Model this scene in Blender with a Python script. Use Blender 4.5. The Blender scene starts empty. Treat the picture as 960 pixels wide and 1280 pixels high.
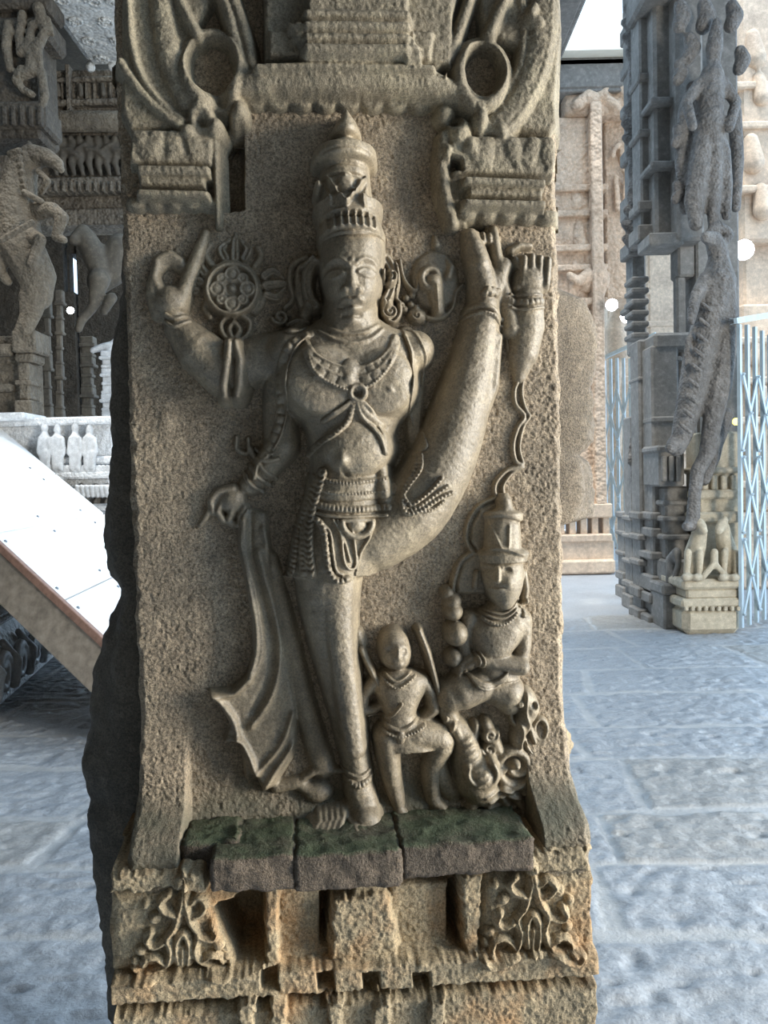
import bpy, bmesh, math, random
import numpy as np
from mathutils import Vector, Matrix
random.seed(7)
C = bpy.context.scene.collection
SC = bpy.context.scene

# ------------------------------------------------------------------ camera
FPX = 1050.0
CAM = Vector((0, 0, 1.45))
PITCH = 0.038
ROLL = 0.024
fwd = Vector((0, math.cos(PITCH), -math.sin(PITCH)))
R0 = Vector((1, 0, 0))
U0 = Vector((0, math.sin(PITCH), math.cos(PITCH)))
cr_ = math.cos(ROLL); sr_ = math.sin(ROLL)
RT = R0 * cr_ - U0 * sr_
UP = U0 * cr_ + R0 * sr_
cam_data = bpy.data.cameras.new('camera')
cam = bpy.data.objects.new('camera', cam_data); C.objects.link(cam)
m = Matrix((RT, UP, -fwd)).transposed().to_4x4(); m.translation = CAM
cam.matrix_world = m
cam_data.sensor_fit = 'VERTICAL'; cam_data.sensor_height = 24.0
cam_data.lens = FPX / 1280 * 24.0
cam_data.clip_start = 0.05; cam_data.clip_end = 300
SC.camera = cam

def ray(x, y):
    return fwd + RT * ((x - 480) / FPX) + UP * ((640 - y) / FPX)
def W(x, y, d):                      # point seen at a pixel, d metres ahead
    return CAM + ray(x, y) * d
def FL(x, y, z=0.0):                 # point on the floor seen at a pixel
    r = ray(x, y); return CAM + r * ((z - CAM.z) / r.z)

# ------------------------------------------------------------------ the carved face's own frame
D0 = 1.28
S = D0 / FPX                         # metres per relief unit
PSI = math.radians(5)
E = Vector((math.cos(PSI), math.sin(PSI), 0))
N = Vector((math.sin(PSI), -math.cos(PSI), 0))
ORG = W(435, 600, D0)
BASE = Vector((ORG.x, ORG.y, 0)) - N * 0.32
def P(x, y, w=0.0):                  # pixel -> face coordinates at height w (units) off the face
    r = ray(x, y)
    t = (N.dot(ORG - CAM) + w * S) / N.dot(r)
    p = CAM + r * t - ORG
    return (p.dot(E) / S + 435.0, 600.0 - p.z / S)
e_, n_, o_ = np.array(E), np.array(N), np.array(ORG - BASE)
def local(Uc, Vc, h):                # face coordinates -> metres in the pillar's own space
    u = (Uc - 435.0) * S; v = (600.0 - Vc) * S; w = h * S
    return (o_[None, :] + u[:, None] * e_ + w[:, None] * n_ + v[:, None] * np.array([0, 0, 1.0]))

def vnoise(U, V, sc, seed):
    rs = np.random.RandomState(seed); T = rs.rand(128, 128).astype(np.float32)
    x = U / sc + 1000.3; y = V / sc + 1000.7
    i = np.floor(x).astype(int); j = np.floor(y).astype(int)
    fx = x - i; fy = y - j
    fx = fx * fx * (3 - 2 * fx); fy = fy * fy * (3 - 2 * fy)
    a = T[i % 128, j % 128]; b = T[(i + 1) % 128, j % 128]; c = T[i % 128, (j + 1) % 128]; d = T[(i + 1) % 128, (j + 1) % 128]
    return (a * (1 - fx) + b * fx) * (1 - fy) + (c * (1 - fx) + d * fx) * fy - 0.5
def rough(U, V, amp, seed):
    return amp * (1.2 * vnoise(U, V, 34, seed) + 0.8 * vnoise(U, V, 13, seed + 1) + 0.7 * vnoise(U, V, 5, seed + 2) + 0.5 * vnoise(U, V, 2.6, seed + 3))

def crv(pts, n=6):                   # Catmull-Rom through points of any width
    pts = [tuple(map(float, p)) for p in pts]
    if len(pts) < 3: return pts
    out = []
    for i in range(len(pts) - 1):
        p0 = np.array(pts[max(i - 1, 0)]); p1 = np.array(pts[i]); p2 = np.array(pts[i + 1]); p3 = np.array(pts[min(i + 2, len(pts) - 1)])
        for k in range(n):
            t = k / n
            out.append(tuple(0.5 * (2 * p1 + (p2 - p0) * t + (2 * p0 - 5 * p1 + 4 * p2 - p3) * t * t + (3 * p1 - p0 - 3 * p2 + p3) * t ** 3)))
    out.append(pts[-1]); return out
def spiral(cx, cy, r0, r1, turns, a0, n=22, sy=1.0):
    n = int(n * max(1, abs(turns)))
    return [(cx + (r0 + (r1 - r0) * i / n) * math.cos(a0 + turns * 2 * math.pi * i / n), cy + sy * (r0 + (r1 - r0) * i / n) * math.sin(a0 + turns * 2 * math.pi * i / n)) for i in range(n + 1)]
def arc(cx, cy, rx, ry, a0, a1, n=24):
    return [(cx + rx * math.cos(math.radians(a0 + (a1 - a0) * i / n)), cy + ry * math.sin(math.radians(a0 + (a1 - a0) * i / n))) for i in range(n + 1)]

LOW = -99.0
def smax(a, b, k):
    if k <= 0: return np.maximum(a, b)
    hh = np.clip(0.5 + 0.5 * (a - b) / k, 0, 1)
    return b + (a - b) * hh + k * hh * (1 - hh)
def prof(t, p=2.0, fall=1.6):
    tc = np.clip(t, 0, 1)
    return np.where(t < 1, (1 - tc ** p) ** (1 / p), -(t - 1) * fall)

class G:
    """A carved surface: heights above the pillar's face on a fine grid, cut by rounded solids."""
    def __init__(s, x0, x1, y0, y1, step=1.35, base=None, like=None):
        if like is not None:
            s.u, s.v, s.U, s.V, s.st = like.u, like.v, like.U, like.V, like.st
            s.base = like.h.copy()
        else:
            s.st = step
            s.u = np.arange(x0, x1 + step, step); s.v = np.arange(y0, y1 + step, step)
            s.U, s.V = np.meshgrid(s.u, s.v, indexing='ij')
            s.base = None
        s.h = np.full(s.U.shape, LOW if base is None else float(base))
        s.ov = like is not None
    def box(s, a, b, c, d):
        i0, i1 = np.searchsorted(s.u, [a, b]); j0, j1 = np.searchsorted(s.v, [c, d])
        if i1 <= i0 or j1 <= j0: return None
        return slice(i0, i1), slice(j0, j1)
    def put(s, sl, hp, bl):
        if s.ov: hp = np.where(hp > -3.0, hp + s.base[sl], LOW)
        s.h[sl] = smax(s.h[sl], hp, bl)
    def dist(s, pts, pad):
        """nearest distance to a polyline; pts (U, V, a, b, ...) attributes interpolated"""
        pts = np.array(pts, float)
        sl = s.box(pts[:, 0].min() - pad, pts[:, 0].max() + pad, pts[:, 1].min() - pad, pts[:, 1].max() + pad)
        if sl is None: return None
        X, Y = s.U[sl], s.V[sl]
        best = np.full(X.shape, 1e9); at = [np.zeros(X.shape) for _ in range(pts.shape[1] - 2)]; al = np.zeros(X.shape); run = 0.0
        for a, b in zip(pts[:-1], pts[1:]):
            dx, dy = b[0] - a[0], b[1] - a[1]; L = math.hypot(dx, dy) + 1e-9
            t = np.clip(((X - a[0]) * dx + (Y - a[1]) * dy) / (L * L), 0, 1)
            d = np.hypot(X - a[0] - t * dx, Y - a[1] - t * dy)
            key = d if pts.shape[1] == 2 else d - (a[2] + (b[2] - a[2]) * t) * 0.6
            m_ = key < (best if pts.shape[1] == 2 else s._k) if False else d < best
            best = np.where(m_, d, best); al = np.where(m_, run + t * L, al)
            for q in range(len(at)): at[q] = np.where(m_, a[q + 2] + (b[q + 2] - a[q + 2]) * t, at[q])
            run += L
        return sl, best, at, al, run
    def cap(s, pts, k=1.0, w0=0.0, p=2.0, bl=4, wr=None, n=0):
        """limb: (x, y, radius[, w0]) in photo pixels"""
        q = []
        for a in pts:
            b0 = a[3] if len(a) > 3 else w0
            q.append((a[0], a[1], a[2], b0))
        if n: q = crv(q, n)
        # one segment at a time so that thick neighbours join fairly
        qq = [(*P(a[0], a[1], wr if wr is not None else a[3] + 0.5 * k * a[2]), a[2], a[3]) for a in q]
        pad = max(a[2] for a in qq) + 6 + max(0, max(a[3] for a in qq)) / 4
        A = np.array(qq)
        sl = s.box(A[:, 0].min() - pad, A[:, 0].max() + pad, A[:, 1].min() - pad, A[:, 1].max() + pad)
        if sl is None: return s
        X, Y = s.U[sl], s.V[sl]; H = np.full(X.shape, LOW)
        segs = list(zip(qq[:-1], qq[1:])) if len(qq) > 1 else [(qq[0], qq[0])]
        for a, b in segs:
            dx, dy = b[0] - a[0], b[1] - a[1]; L2 = dx * dx + dy * dy + 1e-9
            t = np.clip(((X - a[0]) * dx + (Y - a[1]) * dy) / L2, 0, 1)
            d = np.hypot(X - a[0] - t * dx, Y - a[1] - t * dy)
            r = a[2] + (b[2] - a[2]) * t; w = a[3] + (b[3] - a[3]) * t
            H = np.maximum(H, w + np.where(d < r, k * r * prof(d / r, p), -(d - r) * np.where(w > 2, 4.0, 1.6 * max(k, .6))))
        s.put(sl, H, bl); return s
    def ell(s, x, y, rx, ry, dep, w0=0.0, rot=0, p=2.0, bl=4, wr=None):
        cx, cy = P(x, y, wr if wr is not None else w0 + 0.5 * dep)
        R = max(rx, ry) * 1.15 + 3 + max(0, w0) / 4
        sl = s.box(cx - R, cx + R, cy - R, cy + R)
        if sl is None: return s
        X, Y = s.U[sl] - cx, s.V[sl] - cy
        c, n = math.cos(math.radians(rot)), math.sin(math.radians(rot))
        t = np.hypot((X * c + Y * n) / rx, (-X * n + Y * c) / ry)
        rm = min(rx, ry)
        s.put(sl, w0 + np.where(t < 1, dep * prof(t, p), -(t - 1) * rm * (4.0 if w0 > 2 and not s.ov else 1.6 * max(dep / rm, .6))), bl); return s
    def add(s, x, y, rx, ry, amp, rot=0, wr=0):      # swell or dent what is there
        cx, cy = P(x, y, wr); R = max(rx, ry) * 2.4
        sl = s.box(cx - R, cx + R, cy - R, cy + R)
        if sl is None: return s
        X, Y = s.U[sl] - cx, s.V[sl] - cy
        c, n = math.cos(math.radians(rot)), math.sin(math.radians(rot))
        t2 = ((X * c + Y * n) / rx) ** 2 + ((-X * n + Y * c) / ry) ** 2
        s.h[sl] += np.where(s.h[sl] > -30, amp * np.exp(-t2), 0); return s
    def line(s, pts, r, amp, wr=0, n=5):             # engraved (amp < 0) or raised line on what is there
        q = [P(a[0], a[1], wr) for a in (crv(pts, n) if n else pts)]
        g = s.dist(q, r * 2.6)
        if g is None: return s
        sl, d, _, _, _ = g
        s.h[sl] += np.where(s.h[sl] > -30, amp * np.exp(-(d / r) ** 2), 0); return s
    def rid(s, pts, r, amp, wr=0, n=5, p=2.0, bl=1.0, bead=0, w0=0.0, twist=0):
        """cord or band laid on the surface; bead = spacing of pearls along it"""
        q0 = [tuple(a) if len(a) > 2 else (a[0], a[1], r) for a in pts]
        q0 = crv(q0, n) if n else q0
        q = [(*P(a[0], a[1], wr), a[2]) for a in q0]
        g = s.dist(q, max(a[2] for a in q) + 4)
        if g is None: return s
        sl, d, at, al, run = g
        rr = at[0]; A = amp * np.ones_like(d)
        if bead:
            ph = (al / bead + (twist * d / bead if twist else 0)) % 1.0
            A = amp * (0.45 + 0.55 * np.sqrt(np.clip(1 - (2 * ph - 1) ** 2, 0, 1)))
        hp = w0 + A * prof(d / np.maximum(rr, .3), p)
        s.put(sl, hp, bl); return s
    def loft(s, rows, w0=0.0, p=2.0, bl=4, wk=0.6, wr=None, sm=5):
        """solid given row by row: (y, left, right, depth)"""
        q = []
        for y, a, b, dp in crv(rows, sm):
            w = wr if wr is not None else w0 + wk * dp
            l = P(a, y, w0 if wr is None else wr); r = P(b, y, w0 if wr is None else wr); c = P((a + b) / 2, y, w)
            q.append(((l[1] + r[1]) / 2 * 0.5 + c[1] * 0.5, l[0], r[0], dp))
        q = np.array(q); q = q[np.argsort(q[:, 0])]
        sl = s.box(q[:, 1].min() - 4, q[:, 2].max() + 4, q[0, 0], q[-1, 0])
        if sl is None: return s
        X, Y = s.U[sl], s.V[sl]
        a = np.interp(Y, q[:, 0], q[:, 1]); b = np.interp(Y, q[:, 0], q[:, 2]); dp = np.interp(Y, q[:, 0], q[:, 3])
        t = np.abs((X - (a + b) / 2) / np.maximum((b - a) / 2, .5))
        s.put(sl, w0 + dp * prof(t, p), bl); return s
    def sd(s, pts, pad=5):
        A = np.array(pts, float)
        sl = s.box(A[:, 0].min() - pad, A[:, 0].max() + pad, A[:, 1].min() - pad, A[:, 1].max() + pad)
        if sl is None: return None
        X, Y = s.U[sl], s.V[sl]; d = np.full(X.shape, 1e9); ins = np.zeros(X.shape, bool)
        for (x1, y1), (x2, y2) in zip(A, np.roll(A, -1, 0)):
            dx, dy = x2 - x1, y2 - y1; L2 = dx * dx + dy * dy + 1e-9
            t = np.clip(((X - x1) * dx + (Y - y1) * dy) / L2, 0, 1)
            d = np.minimum(d, np.hypot(X - x1 - t * dx, Y - y1 - t * dy))
            c = ((y1 > Y) != (y2 > Y)) & (X < (x2 - x1) * (Y - y1) / (y2 - y1 + 1e-12) + x1)
            ins ^= c
        return sl, np.where(ins, d, -d)
    def poly(s, pts, dep, bev=4, w0=0.0, bl=2, wr=None, smooth=0, cut=False, jag=0, seed=3):
        q = crv(list(pts) + [pts[0]], smooth)[:-1] if smooth else pts
        q = [P(a[0], a[1], wr if wr is not None else w0 + dep * (0.9 if dep > 0 else 0)) for a in q]
        g = s.sd(q, 6 + max(0, w0) / 6)
        if g is None: return s
        sl, d = g
        if jag: d = d + jag * (vnoise(s.U[sl], s.V[sl], 9, seed) + vnoise(s.U[sl], s.V[sl], 4, seed + 5))
        t = np.clip(d / bev, 0, 1)
        if cut:                                       # sunk into what is there, down to height w0
            s.h[sl] = np.where(d > 0, s.h[sl] + (np.minimum(w0, s.h[sl]) - s.h[sl]) * np.sqrt(1 - (1 - t) ** 2), s.h[sl]); return s
        hp = w0 + np.where(d > 0, dep * np.sqrt(1 - (1 - t) ** 2), d * (6.0 if w0 > 2 else 1.6))
        s.put(sl, hp, bl); return s
    def rough(s, amp, seed=11):
        s.h += np.where(s.h > -30, rough(s.U, s.V, amp, seed), 0); return s
    def blur(s, n=1):
        for _ in range(n):
            a = s.h; p = np.pad(a, 1, mode='edge')
            b = (p[:-2, 1:-1] + p[2:, 1:-1] + p[1:-1, :-2] + p[1:-1, 2:] + 2 * a) / 6
            s.h = np.where((a > -30) & (b > a - 6), b, a)
        return s
    def mesh(s, name, mat, parent, cut=-4.0, skirt=None, warp=None, floor=None):
        h = s.h.copy()
        if s.ov:
            mk = h > s.base - 2.5; fl = s.base - 3.0
        else:
            mk = h > cut; fl = np.full(h.shape, cut - 2.0 if floor is None else floor)
        q = mk[:-1, :-1] | mk[1:, :-1] | mk[1:, 1:] | mk[:-1, 1:]
        if not q.any(): raise ValueError('nothing carved: ' + name)
        h = np.where(mk, h, fl)
        use = np.zeros(h.shape, bool); use[:-1, :-1] |= q; use[1:, :-1] |= q; use[1:, 1:] |= q; use[:-1, 1:] |= q
        idx = np.full(h.shape, -1); idx[use] = np.arange(use.sum())
        Uc, Vc = s.U.copy(), s.V.copy()
        if warp is not None: Uc, Vc = warp(Uc, Vc)
        co = local(Uc[use], Vc[use], h[use])
        ii, jj = np.nonzero(q)
        F = np.stack([idx[ii, jj], idx[ii, jj + 1], idx[ii + 1, jj + 1], idx[ii + 1, jj]], 1)
        if skirt is not None:                          # walls running back from the outer edge of the grid
            ni, nj = h.shape
            lp = [(i, 0) for i in range(ni)] + [(ni - 1, j) for j in range(1, nj)] + [(i, nj - 1) for i in range(ni - 2, -1, -1)] + [(0, j) for j in range(nj - 2, 0, -1)]
            lu = np.array([Uc[a] for a in lp]); lv = np.array([Vc[a] for a in lp]); li = np.array([idx[a] for a in lp]); lh = np.array([h[a] for a in lp])
            prev = li; n0 = len(co); allc = [co]; ff = [F]; M = len(lp)
            steps = 14
            for k in range(1, steps + 1):
                f_ = k / steps
                c = local(lu, lv, lh + (skirt - lh) * f_); cur = n0 + np.arange(M); n0 += M
                allc.append(c)
                ff.append(np.stack([prev, np.roll(prev, -1), np.roll(cur, -1), cur], 1)); prev = cur
            co = np.concatenate(allc); F = np.concatenate(ff)
        me = bpy.data.meshes.new(name)
        me.vertices.add(len(co)); me.vertices.foreach_set('co', co.astype(np.float32).ravel())
        me.loops.add(F.size); me.loops.foreach_set('vertex_index', F.astype(np.int32).ravel())
        me.polygons.add(len(F)); me.polygons.foreach_set('loop_start', np.arange(0, F.size, 4, dtype=np.int32))
        me.polygons.foreach_set('use_smooth', np.ones(len(F), bool))
        me.update(); me.validate()
        me.materials.append(mat)
        o = bpy.data.objects.new(name, me); C.objects.link(o)
        if parent is not None: o.parent = parent
        return o

# ------------------------------------------------------------------ plain mesh helpers
def link(name, bm, mat, parent=None, smooth=False, loc=None):
    me = bpy.data.meshes.new(name)
    bmesh.ops.recalc_face_normals(bm, faces=bm.faces)
    bm.to_mesh(me); bm.free()
    for mt in (mat if isinstance(mat, list) else [mat]): me.materials.append(mt)
    if smooth: me.polygons.foreach_set('use_smooth', [True] * len(me.polygons))
    o = bpy.data.objects.new(name, me); C.objects.link(o)
    if parent: o.parent = parent
    if loc is not None: o.location = loc
    return o
def thing(name, label, cat, loc=(0, 0, 0), rz=0, group=None):
    o = bpy.data.objects.new(name, None); C.objects.link(o); o.empty_display_size = .2
    o.location = loc; o.rotation_euler = (0, 0, rz); tag(o, label, cat, group, 'thing'); return o
def tag(o, label=None, cat=None, group=None, kind=None):
    if label: o['label'] = label
    if cat: o['category'] = cat
    if group: o['group'] = group
    if kind: o['kind'] = kind
    return o
def bx(bm, x0, x1, y0, y1, z0, z1, bev=0.0, M=None, seg=1):
    r = bmesh.ops.create_cube(bm, size=1)
    vs = r['verts']
    for v in vs: v.co = Vector((x0 + (x1 - x0) * (v.co.x + .5), y0 + (y1 - y0) * (v.co.y + .5), z0 + (z1 - z0) * (v.co.z + .5)))
    if bev:
        es = list({e for v in vs for e in v.link_edges})
        rr = bmesh.ops.bevel(bm, geom=es, offset=bev, segments=seg, affect='EDGES', profile=.6)
        vs = list({v for f in rr['faces'] for v in f.verts} | {v for v in vs if v.is_valid})
    if M is not None:
        for v in vs: v.co = M @ v.co
    return vs
def cone(bm, a, b, ra, rb, seg=12):
    a, b = Vector(a), Vector(b); ax = b - a; L = ax.length
    q = Vector((0, 0, 1)).rotation_difference(ax.normalized()).to_matrix()
    ring = []
    for c, r in ((a, ra), (b, rb)):
        ring.append([bm.verts.new(c + q @ Vector((r * math.cos(2 * math.pi * i / seg), r * math.sin(2 * math.pi * i / seg), 0))) for i in range(seg)])
    for i in range(seg):
        j = (i + 1) % seg; bm.faces.new((ring[0][i], ring[0][j], ring[1][j], ring[1][i]))
    bm.faces.new(ring[0][::-1]); bm.faces.new(ring[1])
def ball(bm, c, r, sx=1, sy=1, sz=1, rot=None, sub=2):
    rr = bmesh.ops.create_icosphere(bm, subdivisions=sub, radius=1)
    for v in rr['verts']:
        p = Vector((v.co.x * r * sx, v.co.y * r * sy, v.co.z * r * sz))
        v.co = (rot @ p if rot else p) + Vector(c)
def limb(bm, pts, seg=10):                     # (x, y, z, r) chain of rounded tapered pieces
    for a in pts: ball(bm, a[:3], a[3], sub=2)
    for a, b in zip(pts[:-1], pts[1:]): cone(bm, a[:3], b[:3], a[3], b[3], seg)
def fuse(name, bm, voxel, mat, parent=None, loc=None, smooth_it=4):
    """melt overlapping solids into one continuous carved surface"""
    me = bpy.data.meshes.new('tmp'); bmesh.ops.recalc_face_normals(bm, faces=bm.faces); bm.to_mesh(me); bm.free()
    t = bpy.data.objects.new('tmp', me); C.objects.link(t)
    r = t.modifiers.new('r', 'REMESH'); r.mode = 'VOXEL'; r.voxel_size = voxel
    if smooth_it:
        s_ = t.modifiers.new('s', 'SMOOTH'); s_.iterations = smooth_it; s_.factor = .5
    dg = bpy.context.evaluated_depsgraph_get()
    out = bpy.data.meshes.new_from_object(t.evaluated_get(dg))
    bpy.data.objects.remove(t); bpy.data.meshes.remove(me)
    out.name = name; out.materials.clear(); out.materials.append(mat)
    out.polygons.foreach_set('use_smooth', [True] * len(out.polygons))
    o = bpy.data.objects.new(name, out); C.objects.link(o)
    if parent: o.parent = parent
    if loc is not None: o.location = loc
    return o
def sweep(bm, prof_, path, closed=False):
    """carry a moulding profile [(out, z)] along a plan path [(x, y, nx, ny)]"""
    cols = []
    for (x, y, nx, ny) in path:
        cols.append([bm.verts.new((x + nx * o, y + ny * o, z)) for o, z in prof_])
    n = len(cols)
    for i in range(n if closed else n - 1):
        a, b = cols[i], cols[(i + 1) % n]
        for k in range(len(prof_) - 1): bm.faces.new((a[k], b[k], b[k + 1], a[k + 1]))
    if not closed:
        for c in (cols[0], cols[-1]):
            try: bm.faces.new(c)
            except ValueError: pass
    else:
        bm.faces.new([c[0] for c in cols][::-1]); bm.faces.new([c[-1] for c in cols])
def plan(hx, hy, ch=0.0, steps=0):
    """square plan with stepped re-entrant corners; normals scale the outline outward"""
    if not steps:
        return [(-hx, -hy, -1, -1), (hx, -hy, 1, -1), (hx, hy, 1, 1), (-hx, hy, -1, 1)]
    out = []
    d = ch
    for sx, sy, fl in ((-1, -1, 0), (1, -1, 1), (1, 1, 0), (-1, 1, 1)):
        c = []
        for k in range(steps + 1):
            c.append((sx * (hx - d * (steps - k)), sy * (hy - d * k)) if False else (sx * (hx - d * k), sy * (hy - d * (steps - k))))
            if k < steps: c.append((sx * (hx - d * (k + 1)), sy * (hy - d * (steps - k))) )
        if fl == 0: c = c
        else: c = c[::-1]
        # start near the y side for the first corner so that the loop runs anticlockwise
        out += [(x, y, sx, sy) for x, y in c]
    return out

# ------------------------------------------------------------------ materials
def mat_new(name):
    mt = bpy.data.materials.new(name); mt.use_nodes = True
    nt = mt.node_tree; b = nt.nodes['Principled BSDF']
    return mt, nt, b
def nd(nt, t, **kw):
    n = nt.nodes.new(t)
    for k, v in kw.items():
        if k.startswith('i_'): n.inputs[k[2:].replace('_', ' ')].default_value = v
        else: setattr(n, k, v)
    return n
def ramp(nt, fac, stops):
    r = nt.nodes.new('ShaderNodeValToRGB'); nt.links.new(fac, r.inputs['Fac'])
    e = r.color_ramp.elements
    while len(e) < len(stops): e.new(.5)
    for x, (p, c) in zip(e, stops): x.position = p; x.color = (*c, 1) if len(c) == 3 else c
    return r.outputs['Color']
def mix(nt, fac, a, b, mode='MIX'):
    x = nt.nodes.new('ShaderNodeMix'); x.data_type = 'RGBA'; x.blend_type = mode
    for s_, v in ((x.inputs[0], fac), (x.inputs[6], a), (x.inputs[7], b)):
        if isinstance(v, (int, float)): s_.default_value = v
        elif isinstance(v, tuple): s_.default_value = (*v, 1) if len(v) == 3 else v
        else: nt.links.new(v, s_)
    return x.outputs[2]
def noise(nt, co, sc, det=4, rgh=.6):
    n = nd(nt, 'ShaderNodeTexNoise', i_Scale=sc, i_Detail=det, i_Roughness=rgh); nt.links.new(co, n.inputs['Vector']); return n.outputs['Fac']
def stone(name, light, mid, dark, sc=1.0, bump=.5, rgh=.75, moss=None, grit=1.0, spec=.35, tint=None, bd=.004, moss_up=None):
    mt, nt, b = mat_new(name)
    co = nd(nt, 'ShaderNodeTexCoord').outputs['Object']
    big = noise(nt, co, 5 * sc, 5, .6); med = noise(nt, co, 38 * sc, 4, .6); fine = noise(nt, co, 260 * sc, 3, .7); gr = noise(nt, co, 620 * sc, 2, .6)
    c = ramp(nt, big, [(.32, dark), (.5, mid), (.68, light)])
    c2 = ramp(nt, med, [(.3, tuple(.62 * v for v in mid)), (.52, mid), (.72, tuple(min(1, 1.25 * v) for v in light))])
    c = mix(nt, .45, c, c2)
    if tint:
        tn = noise(nt, co, 11 * sc, 3, .6)
        c = mix(nt, ramp(nt, tn, [(.5, (0, 0, 0)), (.72, (.8, .8, .8))]), c, tint)
    sp = ramp(nt, fine, [(.34, (.36, .36, .36)), (.5, (1, 1, 1)), (.66, (1.55, 1.5, 1.45))])
    c = mix(nt, .62 * grit, c, mix(nt, 1.0, c, sp, 'MULTIPLY'))
    g2 = ramp(nt, gr, [(.36, (.5, .5, .5)), (.52, (1, 1, 1)), (.66, (1.4, 1.38, 1.36))])
    c = mix(nt, .5 * grit, c, mix(nt, 1.0, c, g2, 'MULTIPLY'))
    if moss:                                      # green growth where water lies: (z low, z high, colour)
        sx = nd(nt, 'ShaderNodeSeparateXYZ'); nt.links.new(co, sx.inputs[0])
        mr = nd(nt, 'ShaderNodeMapRange'); nt.links.new(sx.outputs['Z'], mr.inputs['Value'])
        mr.inputs[1].default_value = moss[1]; mr.inputs[2].default_value = moss[0]
        mm = nd(nt, 'ShaderNodeMath', operation='MULTIPLY'); nt.links.new(mr.outputs[0], mm.inputs[0])
        nt.links.new(ramp(nt, noise(nt, co, 9, 5, .65), [(.35, (.1, .1, .1)), (.62, (1, 1, 1))]), mm.inputs[1])
        c = mix(nt, mm.outputs[0], c, moss[2])
    if moss_up:                                   # moss on surfaces that face the sky
        ge = nd(nt, 'ShaderNodeNewGeometry'); sx = nd(nt, 'ShaderNodeSeparateXYZ'); nt.links.new(ge.outputs['Normal'], sx.inputs[0])
        mr = nd(nt, 'ShaderNodeMapRange'); nt.links.new(sx.outputs['Z'], mr.inputs['Value']); mr.inputs[1].default_value = .45; mr.inputs[2].default_value = .9
        mm = nd(nt, 'ShaderNodeMath', operation='MULTIPLY'); nt.links.new(mr.outputs[0], mm.inputs[0])
        nt.links.new(ramp(nt, noise(nt, co, 14, 5, .65), [(.3, (.25, .25, .25)), (.55, (1, 1, 1))]), mm.inputs[1])
        c = mix(nt, mm.outputs[0], c, moss_up)
    nt.links.new(c, b.inputs['Base Color'])
    b.inputs['Roughness'].default_value = rgh; b.inputs['Specular IOR Level'].default_value = spec
    h = nd(nt, 'ShaderNodeMath', operation='MULTIPLY_ADD'); nt.links.new(fine, h.inputs[0]); h.inputs[1].default_value = .6; nt.links.new(med, h.inputs[2])
    h2 = nd(nt, 'ShaderNodeMath', operation='MULTIPLY_ADD'); nt.links.new(gr, h2.inputs[0]); h2.inputs[1].default_value = .3; nt.links.new(h.outputs[0], h2.inputs[2])
    bp = nd(nt, 'ShaderNodeBump', i_Strength=bump, i_Distance=bd); nt.links.new(h2.outputs[0], bp.inputs['Height'])
    nt.links.new(bp.outputs[0], b.inputs['Normal'])
    return mt
def plain(name, col, rgh=.5, metal=0.0, var=.15, sc=20, bump=.1, spec=.4):
    mt, nt, b = mat_new(name)
    co = nd(nt, 'ShaderNodeTexCoord').outputs['Object']; f = noise(nt, co, sc, 4, .6)
    c = ramp(nt, f, [(.3, tuple(v * (1 - var) for v in col)), (.7, tuple(min(1, v * (1 + var)) for v in col))])
    nt.links.new(c, b.inputs['Base Color']); b.inputs['Roughness'].default_value = rgh; b.inputs['Metallic'].default_value = metal
    b.inputs['Specular IOR Level'].default_value = spec
    bp = nd(nt, 'ShaderNodeBump', i_Strength=bump, i_Distance=.004); nt.links.new(f, bp.inputs['Height']); nt.links.new(bp.outputs[0], b.inputs['Normal'])
    return mt
def glow(name, col, st):
    mt, nt, b = mat_new(name)
    b.inputs['Emission Color'].default_value = (*col, 1); b.inputs['Emission Strength'].default_value = st
    b.inputs['Base Color'].default_value = (*col, 1); return mt
# ================================================================== THE CARVED PILLAR
M_SHAFT = stone('shaft stone', (.43, .35, .25), (.295, .238, .172), (.175, .148, .112), bump=.8, rgh=.7, bd=.004, grit=1.25, moss=(.96, 1.02, (.125, .118, .085)))
M_FIG = stone('figure stone', (.345, .287, .20), (.235, .196, .142), (.145, .125, .092), bump=.42, rgh=.47, grit=.7, bd=.003, spec=.5)
M_CAP = stone('capital stone', (.33, .29, .205), (.22, .19, .14), (.13, .115, .085), bump=.6, grit=.8)
M_PLINTH = stone('plinth stone', (.47, .37, .235), (.34, .275, .18), (.19, .165, .115), bump=.8, tint=(.44, .255, .12), bd=.004)
M_LEDGE = stone('ledge stone', (.20, .155, .115), (.12, .095, .072), (.06, .05, .04), bump=1.0, bd=.006, moss_up=(.075, .092, .052))
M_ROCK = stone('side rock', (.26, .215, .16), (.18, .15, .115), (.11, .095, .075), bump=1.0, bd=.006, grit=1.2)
M_SIDE = stone('shaded side stone', (.16, .14, .11), (.105, .092, .074), (.06, .054, .045), bump=.6)  # pillar stone darkened in colour to carry the shade of its left side

pillar = thing('carved_pillar', 'large brown granite pillar in front carved with a tall crowned deity raising one leg', 'pillar', BASE)
UL = -3 + (P(155, 250)[0] + P(172, 700)[0] + P(178, 1000)[0]) / 3
UR = (P(697, 300)[0] + P(702, 600)[0] + P(706, 900)[0]) / 3
VT, VB = -330.0, 1075.0

# ---------------------------------------------------------------- shaft
g = G(UL, UR, VT, VB, 1.4, base=0)
g.h += 3.0 * np.exp(-((g.U - UR) / 10) ** 2) * 0
# slot beside the left bracket and its twin on the right
g.poly([(270, 168), (308, 165), (309, 276), (274, 280)], 0, 9, w0=-42, cut=True)
g.poly([(580, 285), (604, 282), (610, 372), (592, 374)], 0, 8, w0=-16, cut=True)
g.add(540, 235, 60, 60, -5); g.add(400, 230, 60, 60, -3)
g.add(207, 528, 9, 18, 4); g.add(300, 190, 40, 40, -2)
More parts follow.
